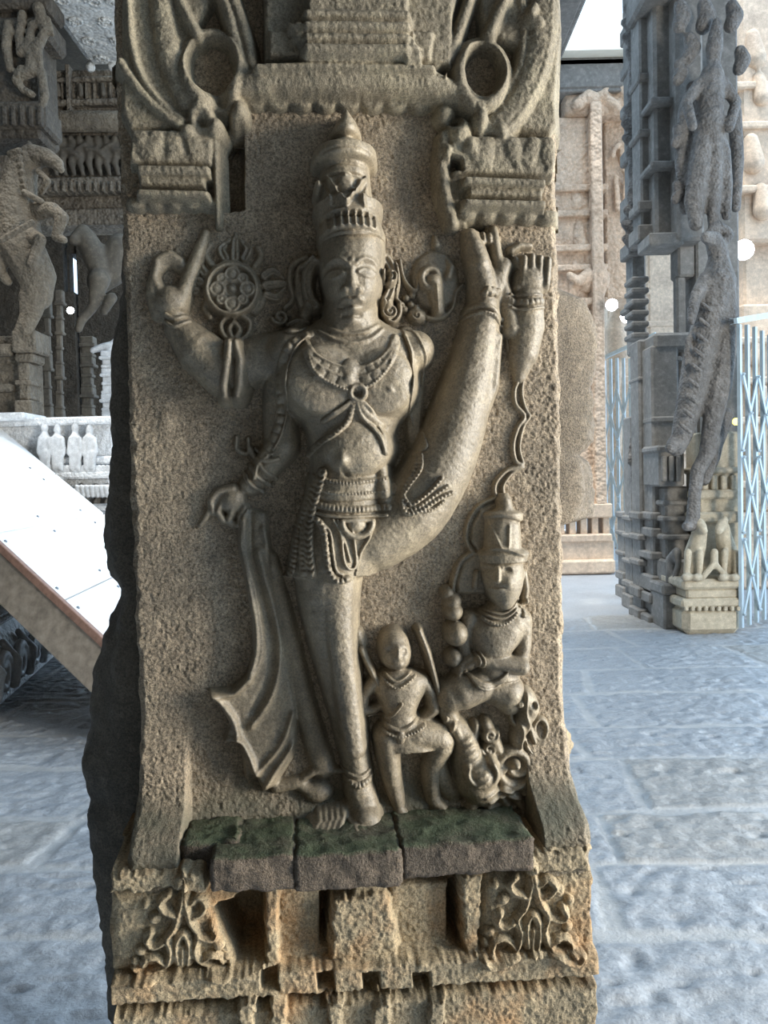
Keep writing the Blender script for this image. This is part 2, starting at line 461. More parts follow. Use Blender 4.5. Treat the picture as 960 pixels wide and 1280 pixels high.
# deeper ground close round the figures
g.cap([(330, 560, 40), (350, 700, 40)], k=0, w0=0)
for a in ((345, 520, 60, 80, -7), (520, 520, 55, 90, -9), (540, 740, 70, 50, -6), (400, 800, 50, 160, -6), (545, 870, 60, 60, -6)):
    g.add(*a)
# the foot of the shaft swells forward on both sides of the ledge
sst = lambda a, b_, x: (lambda t: t * t * (3 - 2 * t))(np.clip((x - a) / (b_ - a), 0, 1))
uf, uq = P(228, 1060, 70)[0], P(672, 1060, 70)[0]
side_ = np.maximum(1 - sst(uf - 3, uf + 3, g.U), sst(uq - 3, uq + 3, g.U))
g.h += side_ * (20 * sst(900, 980, g.V) + 72 * sst(975, 1032, g.V))
g.h += (1 - side_) * 13 * np.exp(-np.clip(1012 - g.V, 0, 200) / 13)
g.rough(.75, 5)
g.h += 1.6 * vnoise(g.U, g.V, 2.6, 77) * (0.5 + (vnoise(g.U, g.V, 60, 9) + .5)) + 0.5 * vnoise(g.U, g.V, 5.5, 78) * (.35 + sst(430, 600, g.U))
# little pits all over the dressed ground
pit = vnoise(g.U, g.V, 3.6, 31); g.h -= 1.7 * np.clip(pit - .24, 0, 1) * 3
# worn, chipped arrises
ed = np.minimum(g.U - UL, UR - g.U)
chip = 6 * (vnoise(g.U * 0, g.V, 26, 3) + .5) + 5 * (vnoise(g.U * 0, g.V, 9, 4) + .5)
g.h -= np.where(ed < chip, (chip - ed) * .9, 0)
def warp_edge(U, V):
    k = np.where((U <= UL + .1) | (U >= UR - .1), 1, 0)
    return U + k * (4 * vnoise(U * 0 + (U > 400) * 50, V, 30, 8) + 3 * vnoise(U * 0 + (U > 400) * 50, V, 8, 9)), V
g.mesh('shaft', M_SHAFT, pillar, cut=-80, skirt=-520, warp=warp_edge)

# ---------------------------------------------------------------- capital over the niche
g = G(UL - 12, UR + 10, VT, 300, 1.5)
F = lambda *a, **k: g.poly(*a, **k)
# stepped centre under the beam
F([(150, -280), (700, -280), (700, -30), (150, -30)], 30, 6, bl=1)
F([(328, -60), (572, -60), (566, 84), (328, 78)], 34, 6, bl=1)
F([(333, 36), (545, 38), (540, 78), (333, 74)], 44, 5, bl=1)
F([(378, -60), (512, -60), (512, 64), (385, 64)], 54, 4, bl=1)
for y, w in ((18, 58), (32, 60), (47, 58), (60, 61)):
    g.cap([(384, y, 5), (508, y + 1, 5)], k=.9, w0=w, wr=w)
# chipped flutter beside the steps
F([(488, 40), (520, 35), (535, 80), (560, 88), (505, 84)], 58, 8, jag=10)
F([(355, 30), (380, 20), (392, 62), (372, 62)], 56, 6, jag=6)
# roll cornice running out into two volutes
g.cap([(285, 104, 14), (325, 100, 19), (400, 98, 20), (470, 98, 20), (535, 102, 19), (572, 112, 15)], k=1.6, w0=10, wr=30)
g.cap([(322, 84, 4), (430, 82, 4), (540, 86, 4)], k=1.2, w0=46, wr=46)
g.cap([(310, 117, 5), (430, 116, 5), (556, 122, 5)], k=.8, w0=12, wr=16)
for i in range(9):                                   # leaf fringe under it
    x = 318 + i * 29.5
    g.ell(x, 123 + i * .5, 15, 11, 8, 7, wr=12, bl=1); g.add(x, 126 + i * .5, 7, 4, -3, wr=12)
# volutes: deep bowls with a thick rim
for cx, cy, rx, ry, a in ((266, 86, 33, 39, 1), (602, 94, 27, 37, -1)):
    ring = arc(cx, cy, rx, ry, 0, 360, 30)
    g.ell(cx, cy, rx + 14, ry + 12, 26, 4, p=3, wr=20)
    g.cap([(x, y, 9) for x, y in ring], k=1.7, w0=22, wr=32)
    c = P(cx, cy, 10); t = np.hypot((g.U - c[0]) / (rx * .92), (g.V - c[1]) / (ry * .92))
    g.h = np.where(t < 1, np.minimum(g.h, -30 + 62 * t ** 3), g.h)
# makara tails: nested curved bands falling to the brackets
def band(pts, r, k, w0, wr): g.cap([(x, y, r) for x, y in crv(pts, 6)], k=k, w0=w0, wr=wr, bl=2)
F([(150, -40), (262, -40), (262, 10), (232, 60), (236, 120), (262, 150), (160, 165), (150, 100)], 20, 8, smooth=2)
band([(150, 76), (160, 92), (178, 116), (200, 138), (224, 154)], 6, 1.3, 20, 26)
band([(160, -20), (161, 20), (164, 52), (173, 86), (190, 114), (210, 136), (228, 148)], 5, 1.5, 20, 26)
band([(200, -20), (204, 20), (208, 50), (216, 86), (234, 122)], 15, .8, 18, 26)
band([(216, -20), (230, 10), (246, 40)], 6, 1.4, 24, 30)
F([(600, -40), (700, -40), (697, 120), (690, 168), (600, 150), (640, 120), (648, 60), (600, 40)], 20, 8, smooth=2)
band([(682, -20), (680, 40), (668, 92), (644, 136), (622, 160)], 19, .62, 18, 26)
band([(690, -20), (688, 44), (676, 96), (650, 142), (630, 164)], 4, 1.5, 24, 28)
band([(652, -10), (656, 40), (650, 84), (632, 116)], 5, .8, 20, 24)
band([(640, -20), (622, 20), (612, 42)], 8, 1.3, 24, 30)
band([(668, 8), (664, 20), (675, 26)], 6, 1.4, 30, 34)
# strands running up beside the centre
for pts in ([(268, -30), (284, 10), (294, 48), (304, 86)], [(282, -30), (297, 12), (308, 46), (314, 78)], 
            [(572, -30), (560, 18), (552, 50), (544, 80)], [(596, -30), (580, 20), (570, 48), (562, 70)]):
    band(pts, 7, 1.4, 22, 30)
# hanging leaves under the volutes
for x, y, rx, ry, d in ((252, 146, 19, 24, 40), (236, 165, 14, 12, 32), (298, 140, 13, 20, 30), (268, 160, 13, 16, 34), (285, 118, 18, 8, 34),
                        (575, 165, 18, 24, 30), (560, 190, 10, 16, 26), (600, 150, 12, 22, 36), (588, 185, 14, 20, 30), (625, 165, 14, 18, 30), (558, 140, 14, 14, 22)):
    g.ell(x, y, rx, ry, d, 4, wr=24)
for x, y, r in ((276, 126, 11), (252, 152, 8), (300, 160, 7), (585, 205, 9), (570, 150, 7), (615, 178, 8)): g.add(x, y, r, r * 1.1, -24, wr=24)
# bracket blocks with mouldings
F([(162, 160), (268, 162), (266, 208), (160, 206)], 26, 4)
for i, x in enumerate((176, 194, 216, 240)): g.cap([(x, 170, 8), (x + (4, -3, 2, 5)[i], 184 + (i % 2) * 6, 9), (x + (8, 0, -4, 2)[i], 196, 5)], k=.38, w0=25, wr=30)
F([(168, 204), (263, 205), (264, 222), (170, 220)], 34, 4); F([(172, 218), (258, 220), (258, 236), (172, 234)], 27, 4)
F([(168, 234), (262, 236), (263, 249), (168, 247)], 36, 4); F([(158, 246), (266, 248), (268, 262), (158, 260)], 12, 4)
for i in range(5): g.ell(170 + i * 23, 253, 12, 8, 9, 8, wr=14)
F([(262, 160), (275, 158), (276, 282), (268, 282)], 22, 5)
F([(560, 168), (692, 170), (694, 222), (566, 218)], 26, 4)
for i, x in enumerate((592, 610, 642, 668, 686)): g.cap([(x, 178, 9), (x + (6, -2, 4, -6, 0)[i], 192 + (i % 2) * 6, 9), (x + (9, 2, 6, -4, 2)[i], 206, 5)], k=.42, w0=25, wr=30)
F([(578, 218), (684, 222), (684, 236), (578, 232)], 34, 4); F([(584, 232), (680, 236), (680, 250), (584, 247)], 27, 4)
F([(578, 246), (684, 249), (684, 262), (578, 259)], 36, 4); F([(572, 258), (697, 262), (697, 276), (572, 272)], 12, 4)
for i in range(5): g.ell(585 + i * 25, 267 + i * .6, 13, 8, 9, 8, wr=14)
g.cap([(556, 170, 9), (552, 200, 8), (556, 240, 9), (566, 278, 8)], k=1.5, w0=10, wr=18)
F([(548, 172), (582, 165), (584, 282), (562, 284)], 10, 6)
g.poly([(562, 195), (577, 200), (578, 214), (566, 214)], 0, 5, w0=-8, cut=True, wr=20)
g.blur(1); g.rough(1.0, 21); g.h += 1.3 * vnoise(g.U, g.V, 3, 25)
g.mesh('capital', M_CAP, pillar, cut=-31, floor=-12)

# ---------------------------------------------------------------- the deity
b = G(175, 700, 235, 1085, 1.3)
# torso
b.loft([(398, 398, 472, 40), (410, 380, 492, 44), (422, 352, 524, 50), (442, 347, 528, 60), (465, 355, 522, 68), (490, 362, 515, 68), (515, 372, 505, 62), (540, 383, 494, 56),
        (565, 389, 488, 54), (590, 388, 484, 55), (620, 380, 482, 58), (650, 372, 484, 60), (690, 362, 488, 56), (720, 358, 470, 50)], p=2.2)
b.ell(402, 474, 42, 40, 16, 58, bl=10, wr=64); b.ell(480, 476, 36, 38, 16, 56, bl=10, wr=64)
b.ell(446, 560, 42, 34, 26, 44, bl=10, wr=60)
b.add(427, 577, 7, 9, 9, wr=66); b.line([(428, 586), (433, 592)], 3, -5, wr=60)
b.cap([(395, 470, 3), (398, 471, 3)], k=1.4, w0=72, wr=72); b.cap([(487, 486, 3), (489, 487, 3)], k=1.4, w0=68, wr=70)
# shoulders
b.ell(362, 438, 32, 28, 46, 0, bl=8, wr=24); b.ell(520, 436, 26, 26, 40, 0, bl=8, wr=24)
# neck and head
b.loft([(372, 404, 474, 62), (395, 402, 472, 60), (412, 396, 478, 56), (425, 388, 490, 52)], p=2.2, bl=6)
b.loft([(286, 402, 474, 50), (296, 399, 479, 66), (312, 398, 481, 78), (335, 398, 479, 84), (356, 400, 478, 84), (375, 406, 473, 80), (390, 416, 464, 74), (400, 428, 453, 64), (405, 436, 446, 50)], p=2.35, bl=4)
fw = 92
b.add(418, 330, 12, 9, -5, wr=fw); b.add(459, 331, 11, 9, -5, wr=fw)                    # eye hollows
b.add(414, 362, 15, 14, 4, wr=fw); b.add(464, 362, 12, 14, 4, wr=fw)                   # cheeks
b.cap([(440, 322, 4), (440, 340, 5), (441, 356, 7.5)], k=1.5, w0=80, wr=fw, bl=4)       # nose
b.ell(433, 359, 5, 4.5, 7, 82, wr=fw, bl=3); b.ell(449, 359, 5, 4.5, 7, 82, wr=fw, bl=3)
b.rid([(404, 327), (412, 321), (424, 321), (434, 327)], 2.6, 3.5, wr=fw) if False else None
b.line([(404, 326), (412, 320), (425, 320), (435, 327)], 2.6, 4, wr=fw); b.line([(446, 327), (455, 320), (467, 321), (475, 327)], 2.6, 4, wr=fw)
for cx, s_ in ((418, 1), (460, -1)):
    b.add(cx, 337, 9, 5, 4.5, wr=fw)
    b.line([(cx - 12, 337), (cx - 4, 332), (cx + 5, 333), (cx + 12, 338)], 1.4, 3, wr=fw); b.line([(cx - 12, 337), (cx - 3, 342), (cx + 5, 342), (cx + 12, 338)], 1.3, 2.4, wr=fw)
b.line([(427, 373), (434, 370), (441, 372), (448, 370), (455, 373)], 2.4, 5, wr=fw); b.add(441, 381, 9, 3.5, 6, wr=fw)
b.line([(426, 376), (441, 377), (456, 376)], 1.3, -4, wr=fw); b.add(441, 394, 9, 7, 6, wr=fw - 8); b.line([(430, 387), (441, 388), (452, 387)], 2, -3, wr=fw)
b.line([(404, 400), (420, 412), (440, 416), (460, 412), (474, 402)], 2, 4, wr=62); b.line([(398, 410), (420, 424), (442, 428), (464, 422), (480, 408)], 2, 4, wr=58)
# ears
for pts in ([(394, 325), (386, 338), (384, 356), (388, 372), (394, 380)], [(483, 322), (490, 334), (491, 352), (487, 366), (482, 374)]):
    b.cap([(x, y, 7) for x, y in crv(pts, 4)], k=2.2, w0=16, wr=28, bl=2)
    b.line(pts, 2.2, -5, wr=32)
# upper right arm of the god with the raised hand (left in the photo)
b.cap([(362, 438, 28), (322, 448, 29), (284, 462, 30)], k=.95, bl=8, wr=14)
b.cap([(278, 462, 31), (248, 437, 28), (222, 408, 19), (214, 392, 15)], k=1.25, bl=5, wr=22)
b.ell(213, 376, 21, 22, 26, 0, rot=-20, bl=5, wr=15)
b.cap([(222, 380, 14), (236, 345, 11), (248, 312, 9), (256, 288, 6)], k=1.6, bl=4, wr=14)
for dx, dy in ((0, 0), (-5, 9), (-7, 19)):
    b.cap([(203 + dx, 372 + dy, 9), (192 + dx * .7, 347 + dy, 8), (196 + dx * .3, 323 + dy * .8, 7), (210, 316 + dy * .7, 6.5), (224, 324 + dy * .6, 6), (229, 333 + dy * .4, 5)], k=1.9 - .02 * dy, bl=2, wr=14)
b.cap([(226, 376, 9), (236, 352, 7), (232, 336, 5.5)], k=2.2, bl=2, wr=14)
b.add(212, 342, 10, 12, -9, wr=12)
# lower right arm hanging to the hip, its hand turned out
b.cap([(362, 440, 24), (352, 480, 22), (350, 525, 20), (352, 558, 21)], k=1.05, bl=8, wr=12)
b.cap([(352, 560, 20), (334, 582, 17), (312, 606, 14)], k=1.25, bl=5, wr=10)
b.ell(290, 624, 19, 16, 19, 0, rot=-35, bl=4, wr=10)
for k_, pts in enumerate(([(292, 610, 6.5), (272, 615, 6), (263, 626, 5.5), (266, 640, 5)], [(296, 618, 6.5), (278, 626, 6), (272, 640, 5.5), (280, 652, 5)], [(302, 626, 6.5), (290, 638, 6), (286, 652, 5.5), (292, 656, 5)], [(306, 634, 6), (300, 646, 5), (298, 656, 4.5)])):
    b.cap(pts, k=2.4, bl=2, wr=10)
b.cap([(280, 612, 6), (266, 632, 5.5), (256, 648, 5), (249, 657, 3.5)], k=1.9, bl=2, wr=8)
# raised left leg: thigh along the body, shin up the stone, sole at the top
b.cap([(470, 672, 44), (515, 640, 46), (550, 588, 43), (574, 530, 38), (590, 470, 32), (602, 420, 27), (606, 392, 24)], k=1.32, bl=8, wr=26, n=3)
b.cap([(606, 394, 22), (607, 370, 20), (603, 340, 18), (596, 312, 16)], k=1.7, bl=6, wr=20)
b.cap([(610, 380, 18), (622, 352, 15), (632, 330, 12)], k=1.4, bl=5, wr=16)
b.cap([(600, 330, 17), (594, 305, 14), (590, 292, 11)], k=2.0, bl=4, wr=20)
for i in range(5): b.cap([(584 + i * 7.5, 300 - (i % 3), 5), (582 + i * 8, 287 + abs(i - 1) * 1.2, 4)], k=2.6, bl=1.5, wr=16)
b.cap([(624, 420, 5), (618, 480, 6), (600, 530, 6), (580, 590, 7), (570, 606, 5)], k=.9, w0=22, bl=8, wr=26)
# forearm and pointing hand beside the foot
b.cap([(652, 470, 9), (656, 440, 20), (660, 405, 24), (661, 376, 21)], k=1.1, bl=4, wr=12)
b.cap([(640, 410, 14), (634, 380, 12), (626, 340, 10), (622, 312, 8), (619, 284, 6)], k=1.6, bl=4, wr=12)
b.ell(664, 350, 23, 24, 24, 0, bl=4, wr=14); b.poly([(648, 322), (688, 320), (688, 350), (646, 352)], 14, 5, wr=12)
for i in range(4):
    x = 655 + i * 10
    b.cap([(x - 1, 354, 5.4), (x + 1, 332, 5.2), (x + 2, 319 + abs(i - 1) * 2, 4.6)], k=1.7, w0=12, bl=.8, wr=20)
b.cap([(648, 358, 7), (652, 338, 6), (646, 322, 5)], k=2.6, bl=2, wr=16)
b.cap([(640, 312, 6), (650, 306, 6), (664, 306, 5)], k=1.8, bl=2, wr=10)
# standing leg
b.cap([(478, 584, 8, 34), (480, 612, 9, 38), (485, 640, 8, 36)], k=1.6, bl=2, wr=52)
b.cap([(414, 690, 46), (411, 740, 40), (416, 800, 31), (427, 860, 25), (438, 915, 21), (447, 962, 19), (449, 990, 20)], k=1.36, bl=8, wr=24, n=3)
b.cap([(426, 700, 20), (424, 780, 17), (433, 860, 14), (444, 940, 12)], k=.9, w0=40, bl=8, wr=50, n=3)
b.cap([(449, 985, 19, 6), (455, 1010, 19, 14), (459, 1032, 18, 34), (460, 1044, 17, 58)], k=.95, bl=5)
b.cap([(446, 1004, 12, 10), (432, 1020, 10, 16), (414, 1032, 8, 26)], k=.9, bl=5)
for i in range(5): b.cap([(430 - i * 7.4, 1026 + i * 1.5, 3.4, 34), (424 - i * 7.6, 1036 + i * 1.3, 3.4, 50), (420 - i * 7.8, 1044 + i * .8, 3.0, 56)], k=1.4, bl=1.5, wr=46)
b.blur(1); b.rough(1.1, 41)
BODY = b
deity = b.mesh('deity_figure', M_FIG, pillar, cut=-4)

# crown
c = G(370, 500, 120, 330, 1.2)
c.loft([(284, 397, 476, 66), (290, 396, 478, 78), (300, 396, 481, 86), (308, 398, 480, 84)], p=2.4, bl=1, sm=1)
c.loft([(258, 394, 474, 64), (262, 390, 478, 78), (274, 394, 476, 80), (286, 400, 470, 74)], p=2.4, bl=0, sm=1)
c.loft([(200, 401, 460, 52), (214, 400, 461, 56), (264, 397, 466, 62)], p=2.6, bl=0, sm=1)
c.loft([(191, 394, 466, 56), (194, 389, 470, 70), (205, 388, 471, 74), (212, 392, 467, 68), (214, 396, 462, 56)], p=2.4, bl=0, sm=1)
c.loft([(185, 411, 452, 46), (188, 405, 458, 56), (197, 399, 463, 64)], p=2.2, bl=0, sm=1)
c.loft([(146, 429, 434, 32), (154, 424, 439, 46), (163, 415, 447, 56), (173, 409, 452, 60), (179, 410, 451, 58), (184, 418, 444, 46), (188, 418, 444, 46)], p=2.1, bl=0, sm=1)
for i in range(9):
    x = 399 + i * 9
    c.line([(x, 265), (x, 283)], 1.9, 7, wr=80, n=0)
c.line([(392, 262), (434, 260), (478, 264)], 2, 5, wr=80); c.line([(397, 286), (436, 284), (474, 287)], 2, 5, wr=80)
c.line([(396, 292), (436, 290), (480, 294)], 1.8, 4, wr=84)
c.line([(392, 199), (430, 197), (468, 200)], 1.4, -4, wr=72); c.line([(396, 218), (430, 216), (464, 219)], 2, -5, wr=60); c.line([(402, 190), (430, 188), (460, 191)], 1.4, -4, wr=60)
c.line([(408, 212), (424, 244), (432, 258)], 2.2, 9, wr=68); c.line([(460, 214), (446, 236), (432, 258)], 2.2, 9, wr=68)
c.line([(432, 210), (440, 228), (452, 240), (456, 256)], 2, 6, wr=80); c.line([(432, 212), (424, 224), (412, 236)], 2, 5, wr=80)
c.line([(452, 216), (449, 230), (440, 246)], 2, 5, wr=80); c.ell(433, 228, 10, 14, 8, 60, wr=68); c.ell(414, 250, 7, 9, 7, 58, wr=64); c.ell(455, 248, 6, 9, 7, 58, wr=64); c.line([(402, 220), (408, 236), (412, 256)], 2, 6, wr=60); c.line([(462, 222), (458, 236), (452, 256)], 2, 6, wr=60)
c.ell(398, 232, 7, 12, 60, 0, wr=50)
c.blur(1); c.rough(1.0, 43)
c.mesh('crown', M_FIG, deity, cut=-4)

def over(name, fn, base=None, mat=None, parent=None):
    o = G(0, 0, 0, 0, like=BODY if base is None else base); fn(o); return o.mesh(name, mat or M_FIG, parent or deity)
# flat ground where ornaments lie straight on the stone
def fl_base():
    z = G(175, 700, 235, 1085, 1.3, base=0); z.h = np.maximum(np.where(BODY.h > -30, BODY.h, 0), 0); return z
GRD = fl_base()

def f(o):
    for dy, r, a, bd_, p_ in ((0, 2, 5, 0, 2), (7, 5, 4, 11, 4), (14, 2, 5, 0, 2), (22, 6, 5, 14, 4), (31, 2.4, 6, 4, 2)):
        o.rid([(381 + dy * .1, 420 + dy * .55), (392, 440 + dy * .75), (412, 453 + dy * .85), (438, 460 + dy * .9), (466, 453 + dy * .85), (486, 436 + dy * .7), (497, 414 + dy * .5)], r, a, wr=70, bead=bd_, n=6, p=p_)
    o.ell(439, 460, 11, 13, 8, -.5, wr=74); o.ell(436, 474, 7, 8, 8, 0, wr=76)
    o.rid(arc(448, 490, 9, 9, 0, 360, 20), 3.6, 8, wr=78, n=0)
over('necklace', f)
def f(o):
    w = 70
    o.rid([(444, 498), (432, 508), (418, 517), (405, 525)], 4, 6, wr=w)
    o.rid([(443, 500), (436, 524), (420, 540), (400, 552), (384, 566)], 4.2, 7, wr=w, bead=5, twist=1)
    o.rid([(449, 499), (456, 512), (466, 522), (480, 530)], 5, 6, wr=w)
    o.rid([(446, 500), (452, 518), (468, 534), (478, 548), (484, 566)], 3.4, 6, wr=w)
    o.rid([(455, 503), (470, 520), (482, 542), (485, 560)], 3, 5, wr=w)
over('chest_cord', f)
def f(o):
    w = 24
    o.rid([(386, 420), (366, 434), (354, 456), (350, 482), (352, 510), (346, 540), (334, 560), (322, 574)], 6.5, 8, wr=w, bead=12)
    o.rid([(384, 424), (370, 438), (360, 460), (357, 484), (359, 512), (352, 542), (342, 562)], 2, 9, wr=w)
over('garland', f, base=GRD)
def f(o):
    w = 26
    o.rid([(510, 412), (520, 440), (523, 480), (520, 530), (524, 556)], 9, 6, wr=w, p=3)
    o.rid([(514, 412), (526, 436), (532, 452), (530, 480)], 2.5, 8, wr=w)
    o.rid([(504, 420), (512, 444), (514, 470), (512, 500), (518, 530)], 2.2, 8, wr=w)
over('shoulder_tie', f, base=GRD)
def f(o):
    w = 30
    for cx, cy, r0 in ((487, 348, 9), (489, 386, 10)):
        o.rid(spiral(cx, cy, 2, r0, 1.6, 0), 2.8, 22, wr=w, n=0)
        o.ell(cx, cy, r0 * .9, r0 * 1.2, 16, 4, wr=w)
    o.rid([(500, 325), (504, 345), (512, 358), (520, 362), (523, 350)], 3.2, 12, wr=10)
    o.rid([(495, 330), (499, 352), (496, 372), (504, 380)], 3, 14, wr=12)
    o.rid([(478, 380), (482, 396), (492, 402), (500, 392), (500, 380)], 3.6, 18, wr=16)
    for x, y in ((508, 372), (514, 380), (506, 386), (516, 368), (521, 384)): o.ell(x, y, 5, 5, 10, 0, wr=8)
    o.ell(522, 394, 13, 11, 12, 0, wr=8); o.rid(spiral(521, 394, 1, 6, 1.2, 2), 2, 15, wr=10, n=0)
over('ear_ornament', f, base=GRD)
def f(o):
    o.rid([(384, 320), (366, 330), (362, 350), (366, 372), (356, 384)], 4, 10, wr=8); o.rid([(390, 325), (374, 336), (372, 356), (376, 380), (384, 392)], 4, 12, wr=8)
    o.rid(spiral(350, 396, 2, 10, 1.3, 1), 3.4, 13, wr=8, n=0); o.ell(372, 410, 17, 9, 16, 0, rot=-30, wr=10); o.ell(382, 392, 9, 13, 18, 0, wr=12)
    o.rid([(360, 406), (372, 400), (386, 404)], 3, 16, wr=10)
over('ear_ornament', f, base=GRD)
def f(o):
    w = 62
    o.rid([(386, 604), (410, 612), (440, 613), (484, 609)], 13, 4, wr=w, p=4, n=5)
    o.rid([(390, 594), (420, 603), (450, 603), (484, 598)], 2.6, 7, wr=w, bead=4)
    o.rid([(392, 610), (420, 617), (450, 617), (485, 613)], 2.2, 7, wr=w, bead=4)
    o.rid([(388, 630), (420, 636), (452, 637), (486, 634)], 4.5, 7, wr=w, bead=5)
    o.rid([(388, 641), (420, 646), (452, 646), (484, 644)], 2.2, 6, wr=w)
    o.rid([(362, 586), (374, 600), (392, 606)], 3, 5, wr=30); o.rid([(356, 600), (372, 618), (388, 626)], 3, 5, wr=30); o.rid([(352, 622), (368, 638), (380, 642)], 3, 5, wr=28)
over('waist_belt', f)
def f(o):
    w = 60
    o.rid(arc(447, 652, 19, 19, 0, 180, 20), 4, 8, wr=w, n=0); o.ell(447, 655, 12, 11, 7, 0, wr=w); o.rid([(430, 651), (447, 650), (466, 651)], 3, 7, wr=w)
    o.rid([(403, 590), (396, 615), (388, 642), (385, 680), (389, 718)], 6.5, 13, wr=w, bead=7, twist=.6)
    o.rid([(396, 596), (380, 636), (370, 660), (367, 695), (363, 716), (353, 728)], 5, 11, wr=42, bead=6)
    o.rid([(380, 656), (377, 690), (379, 718)], 4, 8, wr=52, bead=6)
    o.rid([(394, 648), (404, 660), (408, 690), (412, 714), (422, 726), (436, 724)], 4.4, 11, wr=w, bead=6)
    o.rid([(398, 652), (412, 664), (416, 690), (420, 712), (428, 718)], 2.2, 7, wr=w)
    o.rid([(416, 650), (426, 668), (430, 700), (438, 712), (446, 704), (440, 660)], 2, 5, wr=w)
    o.rid([(422, 650), (432, 680), (438, 702)], 1.8, 4, wr=w)
    o.rid([(468, 650), (462, 672), (452, 690), (446, 720)], 2, 4, wr=w)
    for t in range(5): o.line([(402 + t * 2, 664 + t * 12), (412 + t * 2, 668 + t * 12)], 1.6, 2, wr=w)
over('hip_tassels', f)
def f(o):
    w = 56
    for d, a in ((0, 8), (6, 6), (14, 8)):
        o.rid([(528 - d * .4, 566), (526 - d * .5, 586), (512 - d * .4, 606), (502 + d * .2, 624 - d * .3), (506 + d * .4, 640 - d * .7), (522, 640 - d), (545 - d * .4, 626 - d), (566 - d, 616 - d * 1.3)], 3, a, wr=w, bead=5)
    o.rid([(520, 566), (517, 588), (506, 604)], 2, 4, wr=w); o.rid([(512, 640), (538, 638), (556, 626)], 2.4, 7, wr=w, bead=4)
over('thigh_hem', f)
def f(o):
    o.rid([(578, 388), (592, 382), (612, 384), (630, 396)], 4, 6, wr=34, bead=0); o.rid([(576, 396), (596, 391), (616, 394), (632, 404)], 2.5, 6, wr=34, bead=4)
    for i in range(6): o.ell(606 + i * 4, 366 - (i % 2) * 4, 5, 5, 7, 0, wr=34)
over('raised_anklet', f)
def f(o):
    o.rid([(428, 976), (448, 983), (470, 974)], 4.5, 6, wr=30, bead=5); o.rid([(426, 966), (448, 972), (468, 964)], 2.4, 5, wr=30)
over('anklet', f)
def f(o):
    o.rid([(640, 374), (660, 378), (684, 374)], 4.6, 6, wr=24, bead=7); o.rid([(640, 366), (660, 369), (684, 366)], 2, 5, wr=24); o.rid([(640, 383), (660, 387), (684, 382)], 2, 5, wr=24)
    o.line([(662, 392), (662, 420)], 1.5, 2, wr=24)
over('bracelet', f)
def f(o):
    for x0, y0 in ((0, 0), (8, -8), (-8, 10)):
        o.rid([(312 + x0, 582 + y0), (322 + x0, 596 + y0), (336 + x0, 606 + y0)], 3, 7, wr=22)
    o.rid([(312, 560), (318, 572), (334, 576), (348, 574)], 3, 8, wr=22); o.rid([(318, 560), (326, 566), (340, 568)], 2, 8, wr=22)
    o.rid([(318, 598), (322, 580), (334, 570)], 3, 9, wr=24); o.rid([(296, 546), (296, 562), (310, 566), (310, 548)], 2.6, 7, wr=4)
over('bracelet', f, base=GRD)
def f(o):
    o.rid([(206, 392), (218, 398), (232, 392)], 3, 5, wr=24); o.rid([(204, 400), (218, 408), (236, 400)], 2.4, 5, wr=24)
over('bracelet', f)
# discus with flames and ribbon
d = G(225, 370, 280, 510, 1.1)
d.ell(290, 361, 35, 35, 12, 0, p=5, wr=6)
for k in range(8):
    a = k * math.pi / 4; x, y = 290 + 18.5 * math.cos(a), 361 + 18.5 * math.sin(a); r_ = 9.5 if k % 2 == 0 else 6.5
    d.ell(x, y, r_, r_, 11, 8, wr=12, bl=.5)
    d.cap([(q[0], q[1], 1.8) for q in arc(x, y, r_ - 1, r_ - 1, 0, 360, 18)], k=2.4, w0=15, wr=16, bl=.5)
d.cap([(x, y, 3.2) for x, y in arc(290, 361, 31, 31, 0, 360, 40)], k=3.0, w0=10, wr=14, bl=1)
d.cap([(x, y, 2.4) for x, y in arc(290, 361, 10, 10, 0, 360, 24)], k=2.4, w0=9, wr=12, bl=1); d.ell(290, 361, 7, 7, 8, 9, wr=12)
for base_, ang in (((293, 322), -90), ((332, 356), -8), ((250, 352), 205)):
    ca, sa = math.cos(math.radians(ang)), math.sin(math.radians(ang))
    R_ = lambda t, n_: (base_[0] + ca * t - sa * n_, base_[1] + sa * t + ca * n_)
    for n0, n1, n2, L in ((-12, -17, -6, 24), (0, 0, 1, 32), (12, 17, 6, 24)):
        d.cap([(*R_(0, n0), 6), (*R_(L * .45, n1), 5.4), (*R_(L, n2), 2)], k=1.7, wr=5, bl=1, n=3)
        d.line([R_(0, n0), R_(L * .5, n1), R_(L * .8, (n1 + n2) / 2)], 2.0, -5, wr=8)
for pts in ([(284, 394), (276, 404), (278, 416), (288, 428)], [(302, 394), (312, 402), (310, 416), (298, 428)], [(292, 402), (286, 412), (292, 422), (299, 412), (292, 402)]):
    d.cap([(x, y, 4) for x, y in crv(pts, 5)], k=2.4, wr=8, bl=1)
for pts in ([(286, 428, 5.5), (284, 450, 6), (279, 480, 5.5), (280, 494, 4)], [(294, 428, 5), (300, 450, 6), (299, 480, 6), (296, 494, 4)]):
    d.cap(pts, k=1.8, wr=40, w0=33, bl=1)
for pts in ([(262, 372), (256, 384), (262, 396)], [(318, 390), (326, 380), (330, 368)], [(264, 330), (256, 318), (262, 306)], [(318, 332), (326, 320), (322, 310)]):
    d.cap([(x, y, 4.5) for x, y in crv(pts, 4)], k=1.4, wr=5, bl=1)
d.blur(1); d.rough(.8, 51); d.mesh('discus', M_FIG, deity, cut=-3)
